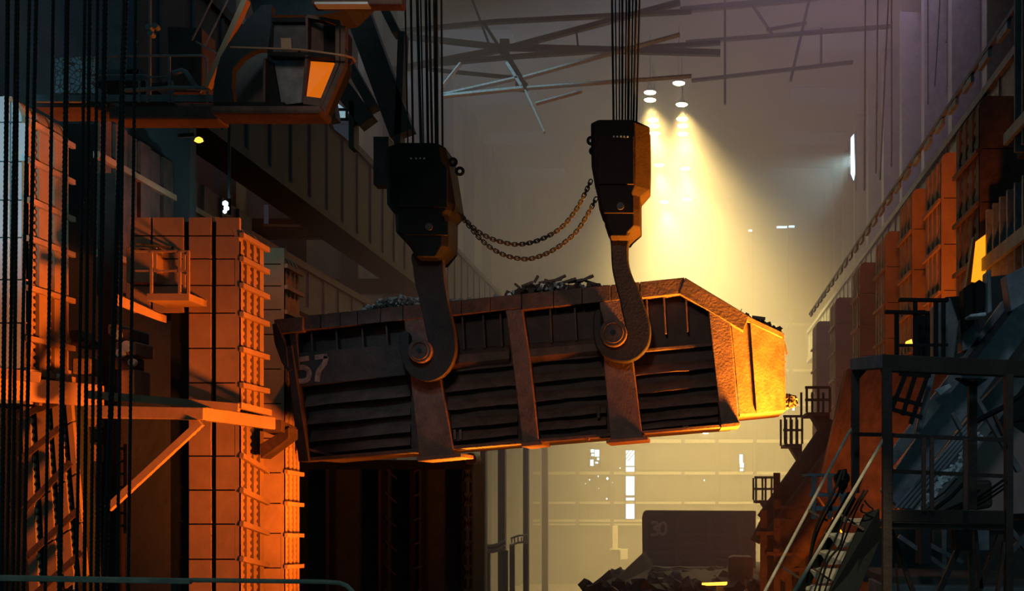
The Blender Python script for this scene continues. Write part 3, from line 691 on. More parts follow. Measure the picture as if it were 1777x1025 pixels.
for i in range(500):
    x = random.uniform(880,1160); d = random.uniform(.5,2.9); p = P(x, heap_top(x)+2, Yb+.8); p.y = Yb+d; p.z -= abs(d-.9)*.1+random.random()*.15
    chunk(mm, p, random.uniform(.04,.09))
for i in range(90):
    x = random.uniform(1290,1352); p = P(x, 552+(x-1290)*.42+random.uniform(-6,8), Yb+random.uniform(.6,1.5)); chunk(mm, p, random.uniform(.03,.08))
for i in range(60):
    p = P(random.uniform(1358,1380), random.uniform(686,707), Yb+random.uniform(.8,1.4)); chunk(mm, p, random.uniform(.02,.06))
tag(mm.build('rusty_scrap', 'scrap'), 'tangled rusty steel scrap along the top of the hanging box', 'scrap', kind='stuff')
for i, (a, b, c, d, wpx) in enumerate(((905,497,925,489,4),(927,490,934,478,4),(935,491,975,484,5),(950,492,982,478,6),(965,494,1000,483,4),(985,490,1012,485,6),(1000,492,1026,479,6),(1015,487,1035,493,3),(1022,482,1030,478,7),(903,500,893,492,3),(945,485,958,490,4),(990,484,1004,492,4))):
    m = MB(); Y = Yb+.7+.15*(i % 4); m.beam(P(a,b,Y), P(c,d,Y), wpx*.0115, .05)
    tag(m.build('scrap_bar', 'scrap'), 'dark scrap bar sticking out above the rim of the hanging box', 'scrap bar', 'scrap bars standing out over the box rim')
for i, (a, b, c, d, wpx) in enumerate(((1282,548,1287,536,1.5),(1290,552,1297,543,1.5),(1355,620,1362,630,4),(1360,592,1366,615,3),(1305,550,1328,553,7),(1322,560,1330,572,8),(1334,566,1340,576,6))):
    m = MB(); Y = Yb+.6+.12*(i % 3); m.beam(P(a,b,Y), P(c,d,Y), wpx*.0115, .06)
    tag(m.build('scrap_bar', 'scrap'), 'orange lit scrap piece caught on the nose of the hanging box', 'scrap bar', 'scrap pieces on the nose of the box')

# ================================================================== HOOK BLOCKS
def hook_block(label, rings, hook, lugs, slots, ropes, Yh, boss, side=None):
    zb = min(r[0] for r in rings)
    t = thing('crane_hook_block', P((rings[-1][1]+rings[-1][2])/2, rings[-1][0], Yh), label, 'crane hook')
    m = MB(); R_ = []
    for (y, xl, xr, ch) in rings:
        dep = .55; A = P(xl, y, Yh).x; B = P(xr, y, Yh).x; z = P(0, y, Yh).z; c1 = ch[0]*Yh/F; c2 = ch[1]*Yh/F
        R_.append([Vector(v) for v in ((A, Yh-dep+c1, z), (A+c1, Yh-dep, z), (B-c2, Yh-dep, z), (B, Yh-dep+c2, z), (B, Yh+dep-c2, z), (B-c2, Yh+dep, z), (A+c1, Yh+dep, z), (A, Yh+dep-c1, z))])
    m.loft(R_); m.build('housing', 'housing' if 'brown' in label else 'black', t, bevel=.015)
    for (x0, y0, x1, y1) in side:
        a = P(x0, y1, Yh-.58); b = P(x1, y0, Yh-.58); MB().box((a.x, Yh-.60, a.z), (b.x, Yh-.5, b.z)).build('cover_plate', 'housing' if 'brown' in label else 'black', t, bevel=.01)
    for (x, y) in slots:
        a = P(x, y+1.2, Yh-.6); b = P(x+2.6, y-1.2, Yh-.6); MB().box((a.x, Yh-.615, a.z), (b.x, Yh-.6, b.z)).build('light_gap', 'dust', t)  # pale tabs stand in for light showing through small gaps
    for (x, y, r) in lugs:
        k = r*Yh/F; c = P(x, y, Yh-.3)
        MB().tube([c+Vector((math.cos(q)*k*.72, 0, math.sin(q)*k*.72)) for q in [i*math.pi/8 for i in range(16)]], k*.34, 8, closed=True).build('lug', 'black', t, smooth=True)
    c = P(boss[0], boss[1], Yh-.55); MB().tube([c, c+Vector((0,-.1,0))], .07, 14).build('pin', 'steel', t, smooth=True)
    pts = catmull(hook, 5); Yk = Yb-.42
    m = MB(); m.prism([P(x, y, Yk-.02) for x, y in pts], (0,.26,0)); h = m.build('hook', 'hook', t, bevel=.03)
    off = 1.2
    m = MB(); pts2 = [(x, y) for x, y in pts]
    for (x0, y0, x1, y1, r) in ropes:
        MB().tube([P(x1, y1, Yh-.2+random.uniform(-.1,.3)), P(x0, y0, Yh-.2)], r*Yh/F, 8).build('hoist_rope', 'rope', t)
    return t
Yh = 22.7
hL = [(717,438),(768,438),(768,452),(771,490),(778,530),(787,570),(790,605),(783,632),(767,652),(745,661),(722,656),(704,640),(695,615),(692,588),(695,577),(703,574),(709,580),(710,600),(714,620),(728,630),(743,624),(748,608),(742,588),(735,555),(728,520),(721,495),(718,470)]
hR = [(1061,400),(1092,400),(1090,430),(1091,455),(1098,480),(1110,505),(1120,535),(1128,560),(1129,585),(1122,605),(1106,621),(1086,628),(1060,624),(1040,610),(1031,592),(1029,565),(1030,545),(1037,536),(1043,540),(1044,560),(1046,580),(1052,596),(1066,602),(1080,596),(1086,580),(1084,562),(1079,540),(1074,515),(1067,490),(1062,465),(1060,430)]
z2 = (0,0)
hook_block('black crane hook block against the dark aisle, over the box end marked 57',
    [(262,700,770,(6,8)),(268,681,782,(8,10)),(290,680,786,(8,10)),(364,682,798,(8,12)),(375,690,795,(8,12)),(382,696,787,(8,10)),(411,697,787,(8,10)),(436,720,786,(8,10)),(455,733,768,(3,3))],
    hL, [(676,284,8),(786,281,8),(798,297,8)], [(712,275),(721,275),(728,275),(735,275)],
    [(703,0,708,262,1.4),(713,0,717,262,2),(724,0,731,262,2.6),(730,0,735,262,1.3),(739,0,743,262,2.4),(745,0,750,262,2.2),(754,0,757,262,2.6),(758,0,760,262,1.5),(766,0,768,262,1.8)], Yh, (746,395),
    [(692,292,776,360),(704,384,778,408)])
hook_block('brown crane hook block in front of the yellow glow, hook on the box side',
    [(223,1040,1108,(4,10)),(228,1029,1128,(6,24)),(258,1029,1129,(6,24)),(300,1030,1129,(6,24)),(335,1036,1128,(6,24)),(350,1040,1112,(6,14)),(373,1043,1112,(6,10)),(384,1051,1112,(6,10)),(402,1053,1112,(6,10)),(414,1060,1097,(4,6)),(420,1062,1092,(2,2))],
    hR, [(1026,244,8),(1029,262,7)], [(1064,237),(1070,237),(1076,237),(1082,237),(1088,237)],
    [(1062,0,1065,223,1.9),(1068,0,1070,223,1.2),(1075,0,1075,223,1.3),(1080,0,1080,223,1.9),(1087,0,1085,223,1.5),(1092,0,1090,223,2.3),(1098,0,1095,223,1.4),(1104,0,1099,223,2),(1110,0,1104,223,1.7)], Yh, (1077,359),
    [(1038,236,1100,320),(1048,342,1100,370)])

# chains
def chain(label, pts, Y):
    t = thing('chain', P(pts[0][0], pts[0][1], Y), label, 'chain')
    ps = [P(x, y, Y) for x, y in catm_open(pts, 24)]
    # resample
    step = 6.5*Y/F; acc = 0; cur = ps[0]; out = [cur]
    for p in ps[1:]:
        while (p-cur).length > step:
            cur = cur + (p-cur).normalized()*step; out.append(cur)
    m = MB(); r = .012; hl = .026; n = 14; ring = []
    for i in range(n):
        a = 2*math.pi*i/n; ring.append(Vector((math.cos(a)*.031 + (hl if math.cos(a) > 0 else -hl), 0, math.sin(a)*.034)))
    m.tube(ring, r, 6, closed=True); base = m.build('link', 'hook', t, local=True, smooth=True)
    for i in range(len(out)-1):
        o = base if i == 0 else base.copy()
        if i: C.objects.link(o); o.parent = t
        d = (out[i+1]-out[i]).normalized(); mid_ = (out[i]+out[i+1])/2
        q = d.to_track_quat('X', 'Z').to_matrix().to_4x4()
        o.matrix_local = Matrix.Translation(mid_-OFF[t.name]) @ q @ Matrix.Rotation(math.radians(8 if i % 2 else 82), 4, 'X')
chain('upper of the two chains swagged between the crane hook blocks', [(797,370),(812,386),(830,402),(855,415),(880,422),(900,424),(925,420),(950,410),(975,394),(997,368),(1012,342),(1028,308)], 22.5)
chain('lower of the two chains swagged between the crane hook blocks', [(799,374),(815,393),(832,413),(855,432),(880,444),(905,449),(925,448),(950,439),(975,424),(1000,402),(1018,375),(1038,338)], 22.3)

# ================================================================== FOREGROUND ROPES
def rope_mesh():
    m = MB(); n = 9; turns = 260; seg = 520; rings = []
    for i in range(seg+1):
        z = i/seg; ph = z*2*math.pi*turns/6
        rings.append([Vector(((.9+.1*math.cos(3*(a-ph)))*math.cos(a), (.9+.1*math.cos(3*(a-ph)))*math.sin(a), z)) for a in [2*math.pi*j/n for j in range(n)]])
    vs = [v for q in rings for v in q]; fs = []
    for i in range(seg):
        for j in range(n): fs.append((i*n+j, i*n+(j+1) % n, (i+1)*n+(j+1) % n, (i+1)*n+j))
    m.add(vs, fs); return m
rm = rope_mesh(); first = None
RP = [(14,2,8),(29,11,6),(31,22,7),(52,30,6),(64,40,7),(93,78,6),(117,103,9),(148,132,6),(156,146,7),(170,157,6),(183,168,9),(219,180,10),(216,203,6),(236,222,6)]
for i, (x0, x1, wd) in enumerate(RP):
    Y = 7.0+.25*(i % 3); a = P(x1, 1060, Y); b = P(x0, -40, Y)
    if first is None:
        o = rm.build('hoist_rope', 'rope', None, smooth=True); first = o
        # local origin at the rope's foot
        o.data.transform(Matrix.Translation(OFF[o.name])); 
    else: o = first.copy(); C.objects.link(o)
    o.location = a; d = b-a; o.rotation_euler = d.to_track_quat('Z', 'Y').to_euler(); r = wd*.5*Y/F; o.scale = (r, r, d.length)
    where = ('thick' if wd >= 9 else 'thin') 
    names = ['at the outer edge','beside the outermost rope','third in from the edge','over the edge of the white tower','over the orange strips edge','over the middle of the orange strips','over the end of the orange rungs','at the start of the middle bunch','second in the middle bunch','third in the middle bunch','last of the middle bunch','leaning beside the innermost pair','with twist shining, next to the innermost','innermost, nearest the box']
    tag(o, 'black twisted steel hoist rope, %s, %s' % (where, names[i]), 'rope', 'hoist ropes hanging close to the viewer')
# handrail at the bottom
t = thing('handrail', P(160,1006,4.5), 'thin worn metal handrail crossing the bottom edge in front of the ropes', 'handrail')
MB().beam(P(-20,1002,4.5), P(332,1008,4.5), .03, .022).build('flat_bar', 'tread', t, bevel=.004)
MB().tube([P(332,1006,4.5), P(560,1009,4.5), P(590,1011,4.5), P(602,1016,4.5), P(612,1026,4.5), P(614,1060,4.5)], .009, 8).build('pipe', 'tread', t, smooth=True)
MB().beam(P(304,1008,4.5), P(304,1060,4.5), .022).build('post', 'steel', t)

# ================================================================== RIGHT: furnace row in the haze
def rtower(label, Yf, h, depth=2.0, X=6.5, wd=2.6, rung=1.2, pm='panel'):
    yt = CY-h*F/Yf; xl = CX+X*F/Yf; xr = CX+(X+wd)*F/Yf; yb = CY+6*F/Yf
    ww = xr-xl
    seams = [CY-(h-rung*k)*F/Yf for k in range(1, int((h+6)/rung))]
    tower(label, xl, xr, yt, yb, Yf, Yf+depth, [(xl,xl+ww*.46),(xl+ww*.50,xr)], seams,
          [(0,.16),(.30,.46),(.58,.72),(.86,1)], [s+4 for s in seams], R=.25, sx=-1, pm=pm, front=pm, teeth=Yf < 40, tpitch=.3)
rtower('dark nearest tower of the furnace row, rising past the glowing slot', 26, 8.9, 2.3, pm='rust')
rtower('second tower of the furnace row, orange with a dotted side', 30, 8.8)
rtower('third tower of the furnace row, with pale rungs', 34, 8.9)
rtower('fourth tower of the furnace row, in thin haze', 38.7, 8.7)
rtower('fifth tower of the furnace row, in thick haze', 44.5, 8.8)
rtower('last but one tower of the furnace row, faded in haze', 52, 8.7)
rtower('farthest tower of the furnace row, against the yellow haze', 60, 8.8)
# charging conveyor rail along the tower tops
t = thing('conveyor_rail', (6.4,20,E+9.3), 'long dashed looking rail running along the tops of the furnace towers', 'rail')
MB().beam((6.35,20,E+9.45), (6.35,62,E+9.45), .08, .1).build('rail', 'grey', t)
for k in range(28): MB().box((6.3,20+k*1.5,E+9.2), (6.38,20.8+k*1.5,E+9.36)).build('highlight_dash', 'bluegrey', t)  # separate plates imitate the dashed highlight along the rail edge
# ribbed duct at the frame edge
t = thing('ribbed_panel', P(1745,480,23), 'dark ribbed blue grey casing beside the glowing furnace slot', 'casing')
MB().box((6.7,22.0,E+4.0), (8.5,25.8,E+6.3)).build('core', 'dark', t)
for k in range(7):
    Y = 22.1+k*.56; MB().box((6.52,Y,E+4.1), (6.7,Y+.1,E+6.2)).build('rib', 'bluegrey', t)
MB().beam((6.48,21.8,E+5.0), (6.48,26,E+5.0), .08, .28).build('flange', 'bluegrey', t)
t = thing('ribbed_panel', P(1770,300,20), 'upper dark ribbed casing at the top of the frame edge', 'casing')
MB().box((6.3,19.0,E+6.4), (8.5,22.3,E+9.6)).build('core', 'dark', t)
for k in range(6):
    Y = 19.3+k*.5; MB().box((6.12,Y,E+6.4), (6.3,Y+.08,E+9.6)).build('rib', 'grey', t)
MB().beam((6.1,19,E+6.8), (6.1,22.4,E+6.8), .08, .22).build('flange', 'bluegrey', t)
# glowing slot
t = thing('furnace_slot', P(1702,490,25.3), 'bright orange glowing furnace slot between two dark casings', 'furnace opening')
quad(MB(), [(1692,420),(1714,404),(1712,484),(1700,490),(1684,488)], 25.6, th=.05).build('fire', 'hot', t)
quad(MB(), [(1711,462),(1716,460),(1716,468),(1711,470)], 25.5, th=.05).build('fire', 'hot', t)
quad(MB(), [(1676,500),(1690,410),(1693,418),(1684,500)], 25.5, th=.2).build('jamb', 'steel', t)
# hot doorway behind the portal: glowing furnace lining
t = thing('furnace_wall', P(1580,780,19), 'broad smooth orange lit furnace wall behind the portal frame', 'furnace wall')
mm = MB(); mm.prism([P(1420,860,24), P(1470,640,24), P(1640,600,21.5), P(1660,640,21.5), P(1600,790,21.5), P(1500,980,22)], (0,.5,0)); mm.build('plate', 'rust', t)

tag(quad(MB(), [(1573,592),(1582,588),(1584,597),(1572,600)], 25, th=.1).build('hot_spot', 'hotspot'), 'small glowing flame behind the railed landing', 'flame')
light('AREA', 'unseen_furnace_glow', (3.6, 18.5, 5.6), (5.0, 23, 9.3), 110, ORANGE, 1.0).data.spread = math.radians(42)  # added unseen light that turns the furnace wall orange

# hazy platforms and pipes between the row and the box numbered 30
def small_platform(label, x0, x1, yd, yr, Y, n=4):
    t = thing('service_platform', P((x0+x1)/2, yd, Y), label, 'platform')
    a = P(x0,yd+5,Y); b = P(x1,yd,Y); MB().box((a.x,Y,a.z), (b.x,Y+2,b.z)).build('deck', 'rust', t)
    for i in range(n): 
        x = x0+(x1-x0)*i/(n-1); MB().beam(P(x,yd,Y), P(x,yr,Y), .08).build('post', 'rust', t); MB().beam(P(x,yd,Y)+Vector((0,2,0)), P(x,yr,Y)+Vector((0,2,0)), .08).build('post', 'rust', t)
    for y in (yr, (yr+yd)/2): MB().beam(P(x0-3,y,Y), P(x1,y,Y), .09).build('rail', 'rust', t)
    MB().prism([P(x0+8,yd+4,Y+.5), P(x1,yd+4,Y+.5), P(x1,yd+70,Y+.5), P(x0+30,yd+40,Y+.5)], (0,1,0)).build('bracket', 'rust_dark', t)
small_platform('small railed platform in the haze just beyond the box nose', 1362, 1392, 770, 722, 44, 4)
small_platform('lower railed platform in the haze above the box marked 30', 1312, 1345, 868, 828, 46, 3)
small_platform('tall railed platform in the haze behind the stair rail', 1400, 1440, 715, 672, 40, 3)
t = thing('sloping_pipework', P(1350,1000,38), 'sloping brown pipes and ducts climbing towards the furnace row', 'pipework')
for (a, b, c, d, r, Y) in ((1330,905,1450,735,.42,42),(1345,940,1470,770,.5,40),(1310,940,1350,860,.2,44),(1380,960,1500,800,.35,37),(1350,1000,1440,900,.3,39)):
    MB().tube([P(a,b,Y), P(c,d,Y)], r, 12).build('pipe', 'rust', t, smooth=True)
for i, (x, y0, y1) in enumerate(((1325,885,1040),(1348,820,1040),(1368,900,1040),(1392,860,1040),(1336,930,1040),(1415,880,1040),(1440,840,1040))):
    MB().beam(P(x,y0,39+i*.3), P(x,y1,39+i*.3), .22).build('post', 'rust', t)
for (a, b, c, d) in ((1312,925,1345,925),(1345,880,1400,880),(1330,960,1380,962),(1345,902,1362,902),(1345,913,1358,913),(1342,955,1352,955),(1360,990,1420,985)):
    MB().beam(P(a,b,38.8), P(c,d,38.8), .12).build('rail', 'rust', t)
quad(MB(), [(1330,900),(1440,800),(1540,760),(1540,1060),(1330,1060)], 42.6, th=.5).build('casing', 'rust_dark', t)

# ------------------------------------------------------------------ box marked 30 on its bank
t = thing('scrap_charging_box', P(1215,988,60), 'second scrap charging box marked 30, standing in the haze at the far end', 'charging box')
a = P(1114,986,60); b = P(1312,889,60)
MB().box((a.x+.3,60.3,a.z), (b.x,63,b.z)).build('shell', 'rust_dark', t)
quad(MB(), [(1116,889),(1120,885),(1312,886),(1312,897),(1114,897)], 59.9, th=.5).build('rim', 'rust_dark', t, bevel=.03)
for x in (1114,1170,1225,1280): quad(MB(), [(x,896),(x+11,896),(x+12,985),(x+1,985)], 60.0, th=.35).build('strap', 'rust', t, bevel=.02)
for y in (926,942,956,970): quad(MB(), [(1118,y),(1312,y),(1312,y+6),(1118,y+6)], 60.1, th=.25).build('rib', 'rust', t, bevel=.04)
for nm, sts in (('digit_three', [[(1130,906),(1139,906),(1141,911),(1135,916),(1142,921),(1139,927),(1129,927)]]), ('digit_zero', [[(1150,906),(1145,911),(1144,921),(1149,927),(1154,924),(1156,914),(1153,907),(1150,906)]])):
    mall = MB()
    for mm in digit(sts, 0,0,1,0,t,4.6, lambda x,y: P(x,y,59.85)): mall.add(mm.v, mm.f)
    mall.build(nm, 'tread', t)
mm = MB(); a = P(1108,986,62)
mm.prism([Vector((-2.9,56,0)), Vector((12,56,0)), Vector((12,56,4.9)), Vector((-2.7,56,4.9))], (0,10,0)); 
tag(mm.build('loading_bank', 'rust_dark'), 'dark raised bank carrying the box marked 30', 'platform')
mm = MB()
for i in range(500):
    f = random.random(); Y = 40+f*16; x0 = -3.2-(1-f)*.2; p = Vector((random.uniform(x0-.6, 6), Y, E-(1030-CY)/F*Y*(1.02-.2*f)+random.uniform(-.5,.2)))
    chunk(mm, p, random.uniform(.1,.35))
tag(mm.build('rubble', 'rust_dark'), 'dark heap of rubble and slag in front of the box marked 30', 'rubble', kind='stuff')
m = MB(); m.prism([P(1092,1060,46), P(1100,990,54), P(1120,985,54), P(1280,985,54), P(1330,1000,50), P(1340,1060,46)], (0,1,0)); tag(m.build('ash_bank', 'rust_dark'), 'low dark bank of slag below the box marked 30', 'bank')
m = MB(); m.prism([P(1044,1028,45), P(1114,962,52), P(1130,985,52), P(1100,1060,45)], (0,3,0)); tag(m.build('ramp_edge', 'rust_dark'), 'dark sloping ramp edge beside the box marked 30', 'ramp')
tag(quad(MB(), [(1218,1012),(1262,1010),(1262,1015),(1218,1016)], 44, th=.3).build('hot_billet', 'hotspot'), 'thin glowing hot billet lying on the slag bank', 'billet')
t = thing('slag_pot', P(1285,1012,48), 'squat brown block with rounded top in front of the box marked 30', 'block')
quad(MB(), [(1265,968),(1272,965),(1304,966),(1308,972),(1306,1014),(1264,1014)], 48, th=1.2).build('body', 'rust', t, bevel=.05)
for k, (x0, x1) in enumerate(((1124,1164),(1166,1208),(1226,1262))):
    tag(quad(MB(), [(x0,984),(x0+14,982),(x1,987),(x1,990),(x0,988)], 53.7, th=.2).build('pale_ledge', 'tread'), 'pale dusty ledge strip along the foot of the box marked 30', 'ledge', 'pale ledges under the box marked 30')
# curved guard rails at the far side
t = thing('guard_rail', P(830,960,52), 'pale slatted guard rail, end piece nearest the black stand', 'guard rail')
for (a, b, c, d) in ((818,946,834,945),(818,963,834,961)): MB().beam(P(a,b,52), P(c,d,52), .12, .08).build('rail', 'tread', t)
for x in (820,825,830,834): MB().beam(P(x,946,52), P(x,962,52), .06).build('slat', 'tread', t)
t = thing('guard_rail', P(860,955,55), 'pale curved guard rail, middle piece of the far row', 'guard rail')
for dy in (0, 10): MB().tube([P(x,y+dy,55) for x, y in ((843,946),(855,946),(866,943),(877,937))], .1 if dy else .06, 8).build('rail', 'tread', t)
quad(MB(), [(844,947),(866,944),(877,939),(877,947),(866,953),(844,955)], 55.1, th=.05).build('panel', 'wall', t)
t = thing('guard_rail', P(900,943,58), 'pale guard rail on short posts, farthest piece of the row', 'guard rail')
for dy in (0, 12): MB().tube([P(x,y+dy,58) for x, y in ((886,934),(900,929),(915,928))], .05, 8).build('rail', 'tread', t)
for x in (888,893,899,905,911): MB().beam(P(x,932,58), P(x,942,58), .06).build('slat', 'tread', t)
for i, (x, wd, Y) in enumerate(((838,9,53),(870,12,58),(912,9,66),(945,10,80))):
    m = MB(); m.box((P(x-wd/2,0,Y).x, Y, 0), (P(x+wd/2,0,Y).x, Y+.5, E+6))
    tag(m.build('hall_column', 'rust_dark'), 'slim brown hall column fading in the haze behind the guard rails', 'column', 'slim hall columns beyond the black stand')
for (g, xx, y0, Y) in (('guard_rail', (820,834), 963, 52), ('guard_rail.001', (845,876), 955, 55), ('guard_rail.002', (888,912), 944, 58)):
    gt = bpy.data.objects[g]
    for x in xx:
        q = P(x, y0, Y); MB().box((q.x-.12, q.y+.05, 0), (q.x+.12, q.y+.3, q.z)).build('post', 'rust_dark', gt)
t = thing('wall_gear', P(1075,945,98), 'pale cabinet and duct against the far wall under the tall window', 'cabinet')
pbox(MB(), 1063, 912, 1072, 952, 98, .6).build('duct', 'tread', t); pbox(MB(), 1077, 953, 1089, 970, 98, 1).build('cabinet', 'tread', t); pbox(MB(), 1058, 952, 1077, 954, 97.8, 1).build('shelf', 'tread', t); pbox(MB(), 1060, 955, 1074, 982, 98, 1).build('cabinet', 'wall', t)

# ================================================================== PORTAL FRAME AND STAIR
t = thing('portal_frame', P(1600,1060,10.5), 'dark steel portal frame with railings at the head of the stair', 'steel frame')
Y1, Y2, Yp = 10.0, 10.6, 11.2
def px(mm, a, b, c, d, Ya, Yb_, w_, h_): mm.beam(P(a,b,Ya), P(c,d,Yb_), w_, h_); return mm
m = MB(); m.prism([P(1531,614,Y1), P(1531,643,Y1), P(1800,654,Y2+.1), P(1800,626,Y2+.1)], (0,.12,0)); m.build('top_beam', 'rust_dark', t, bevel=.008)
m = MB(); m.prism([P(1531,614,Y1), P(1531,638,Y1), P(1475,642,Yp-.3), P(1475,622,Yp-.3)], (.06,.1,0)); m.build('side_beam', 'grey', t, bevel=.005)
for (x, y0, y1, wpx, Y) in ((1539,640,1070,16,Y1),(1484,640,855,13,Yp-.3),(1687,655,884,14,11.0),(1750,650,1070,13,10.5)):
    MB().beam(P(x,y0,Y), P(x,y1,Y), wpx*Y/F, .09).build('post', 'rust_dark', t, bevel=.005)
for (pts) in ([(1490,642),(1507,640),(1492,656),(1490,660)],): quad(MB(), pts, Yp-.3, th=.05).build('gusset', 'black', t)
quad(MB(), [(1660,655),(1715,657),(1700,668),(1680,668)], 10.9, th=.1).build('gusset', 'black', t)
quad(MB(), [(1700,656),(1690,664),(1672,656)], 10.8, th=.1).build('gusset', 'black', t)
for (a, b, c, d, Y) in ((1484,753,1530,754,10.6),(1546,755,1746,763,10.1),(1546,817,1746,826,10.1)):
    MB().beam(P(a,b,Y), P(c,d,Y+.3), .045, .035).build('rail', 'rust_dark', t)
for x in (1546, 1603, 1617, 1675): MB().beam(P(x,757+(x-1546)*.03,10.1), P(x,886,10.1), .035).build('baluster', 'rust', t)
m = MB(); m.prism([P(1546,884,10), P(1546,905,10), P(1744,910,10.4), P(1744,886,10.4)], (0,.15,0)); m.build('floor_beam', 'rust_dark', t, bevel=.006)
m = MB(); m.prism([P(1546,907,10.05), P(1546,918,10.05), P(1744,920,10.45), P(1744,911,10.45)], (0,1.6,0)); m.build('deck', 'rust_dark', t)
quad(MB(), [(1660,918),(1687,918),(1687,955),(1660,955)], 10.3, th=.2).build('bearing', 'black', t)
for (a, b, c, d, wpx, mt) in ((1548,925,1588,1035,8,'rust_dark'),(1663,950,1626,1035,9,'steel'),(1685,955,1687,1035,10,'steel'),(1692,920,1702,1020,6,'steel'),(1736,928,1694,1035,10,'rust_dark'),(1743,940,1730,1035,6,'rust')):
    MB().beam(P(a,b,10.5), P(c,d,10.5), wpx*10.5/F, .06).build('leg', mt, t)
MB().beam(P(1560,1035,10.5), P(1546,885,10.2), .02).build('leg', 'rust_dark', t)
t = thing('stairway', P(1450,1060,10), 'open steel stair with pale worn treads and long handrails', 'stairs')
MB().tube([P(1478,744,10.9), P(1472,752,10.8), P(1325,1030,9.6)], .014, 8).build('handrail', 'tread', t, smooth=True)
MB().tube([P(1537,750,10.0), P(1533,762,10.0), P(1376,1030,8.8)], .014, 8).build('handrail', 'tread', t, smooth=True)
m = MB(); m.prism([P(1500,893,10.0), P(1526,882,10.0), P(1528,936,10.0), P(1484,1040,9.6), P(1432,1040,9.6)], (0,.05,0)); m.build('stringer', 'black', t, bevel=.004)
m = MB(); m.beam(P(1478,860,10.9), P(1380,1040,10.2), .05, .1); m.build('stringer', 'black', t)
for (xl, xr, y, hh) in ((1467,1511,900,12),(1437,1497,926,24),(1421,1480,956,24),(1404,1462,987,25),(1388,1446,1017,25)):
    a = P(xl,y,10.35); b = P(xr,y,10.05); dx = 16
    m = MB(); m.prism([a, b, P(xr-dx*.6,y+hh-2,10.0), P(xl+dx,y+hh,10.25)], (0,.02,.0)); m.build('tread_face', 'tread', t)
    m = MB(); m.prism([a, b, b+Vector((0,.28,0)), a+Vector((0,.28,0))], (0,0,-.03)); m.build('tread', 'tread', t)
for (a, b, c, d) in ((1458,892,1499,919),(1403,885,1436,903),(1411,986,1451,1013),(1357,983,1388,1003)):
    MB().beam(P(a,b,9.9), P(c,d,9.9), .03, .02).build('rail_strut', 'rust', t)
# hanging hoses over the rails
for i, (pts, r) in enumerate((([(1462,815),(1448,850),(1425,895),(1412,930),(1405,975),(1398,1000)],.012),([(1466,815),(1455,855),(1434,890),(1418,925),(1408,960),(1400,1010)],.01),([(1500,850),(1480,885),(1468,905),(1458,945),(1436,975),(1420,1030)],.01),([(1506,850),(1488,880),(1474,915),(1460,950),(1444,985),(1430,1030)],.008),([(1496,830),(1482,860),(1466,890),(1452,930),(1430,975),(1412,1030)],.008))):
    m = MB(); m.tube([P(x,y,9.75+.1*(i % 2)) for x, y in catm_open(pts,4)], r, 6)
    tag(m.build('hose', 'black', smooth=True), ['black hose looping from the pulley down the outer stair handrail','black hose hanging just inside the outer stair handrail','thick black hose crossing the upper stair treads','thin black hose trailing over the middle stair treads','black hose running from the inner handrail down the treads'][i], 'hose', 'black hoses draped on the stair')
m = MB(); m.tube([P(x,y,9.9) for x, y in catm_open([(1500,868),(1508,878),(1515,884),(1505,890),(1494,886),(1498,874)],5)], .008, 6); tag(m.build('hose_coil', 'black', smooth=True), 'small loop of black hose on the top tread', 'hose')
t = thing('pulley', P(1462,845,10.8), 'black pulley block hanging at the handrail foot of the portal', 'pulley')
c = P(1462,830,10.7); MB().tube([c, c+Vector((0,.12,0))], .07, 16).build('wheel', 'black', t, smooth=True)
quad(MB(), [(1455,815),(1470,813),(1472,842),(1462,858),(1453,838)], 10.75, th=.08).build('cheek', 'black', t, bevel=.01)

# ------------------------------------------------------------------ inclined beams and clutter behind the portal
def slab(label, pts, Y, th, mt, name='inclined_beam_or_shade', cat='beam', bevel=.01, group=None, Y2=None):
    m = MB(); Y2 = Y2 or Y
    n = len(pts); m.prism([P(x, y, Y) for x, y in pts], (0,th,0)); return tag(m.build(name, mt, bevel=bevel), label, cat, group)
slab('wide blue grey inclined channel beam rising behind the portal', [(1530,850),(1660,655),(1790,470),(1790,570),(1690,705),(1560,880)], 14, .2, 'bluegrey')
slab('narrow pale inclined beam edge running along the wide channel', [(1532,800),(1648,650),(1742,520),(1752,530),(1668,660),(1545,815)], 13.5, .15, 'grey')
slab('dark strip standing in for the shaded slot between the two sloping beams', [(1665,640),(1760,520),(1768,526),(1674,648)], 13.4, .1, 'dark')  # dark plate imitates the shade of an open slot
slab('broad dark lower inclined plate under the channel beam', [(1560,880),(1700,700),(1790,600),(1790,650),(1640,860),(1600,890)], 14.6, .2, 'grey')
slab('pale triangular plate on the edge of the inclined beam', [(1622,676),(1648,665),(1652,671),(1632,686)], 13.3, .05, 'dust', 'gusset_plate', 'plate')
for i in range(4):
    m = MB(); o = i*9; m.tube([P(1553+o,882,13.0), P(1690+o*.8,725,13.2)], .018, 8)
    tag(m.build('inclined_pipe', 'bluegrey', smooth=True), ['uppermost','second','third','lowest'][i]+' thin blue grey pipe in the sloping bundle behind the railing', 'pipe', 'sloping pipe bundle behind the railing')
m = MB(); m.prism([P(1590,886,13.1), P(1605,866,13.1), P(1630,840,13.1), P(1660,805,13.1), P(1690,770,13.1), P(1692,778,13.1), P(1660,822,13.1), P(1625,856,13.1), P(1604,886,13.1)], (0,.15,0)); tag(m.build('dust_ledge', 'dust'), 'ledge of pale blue dust beside the sloping pipe bundle', 'ledge')
mm = MB()
for i in range(60):
    f = random.random(); chunk(mm, P(1600+f*100+random.uniform(-5,5), 876-f*120+random.uniform(-5,5), 13.05), random.uniform(.015,.04))
tag(mm.build('dust_lumps', 'dust'), 'lumps of pale dust heaped on the sloping ledge', 'dust', kind='stuff')
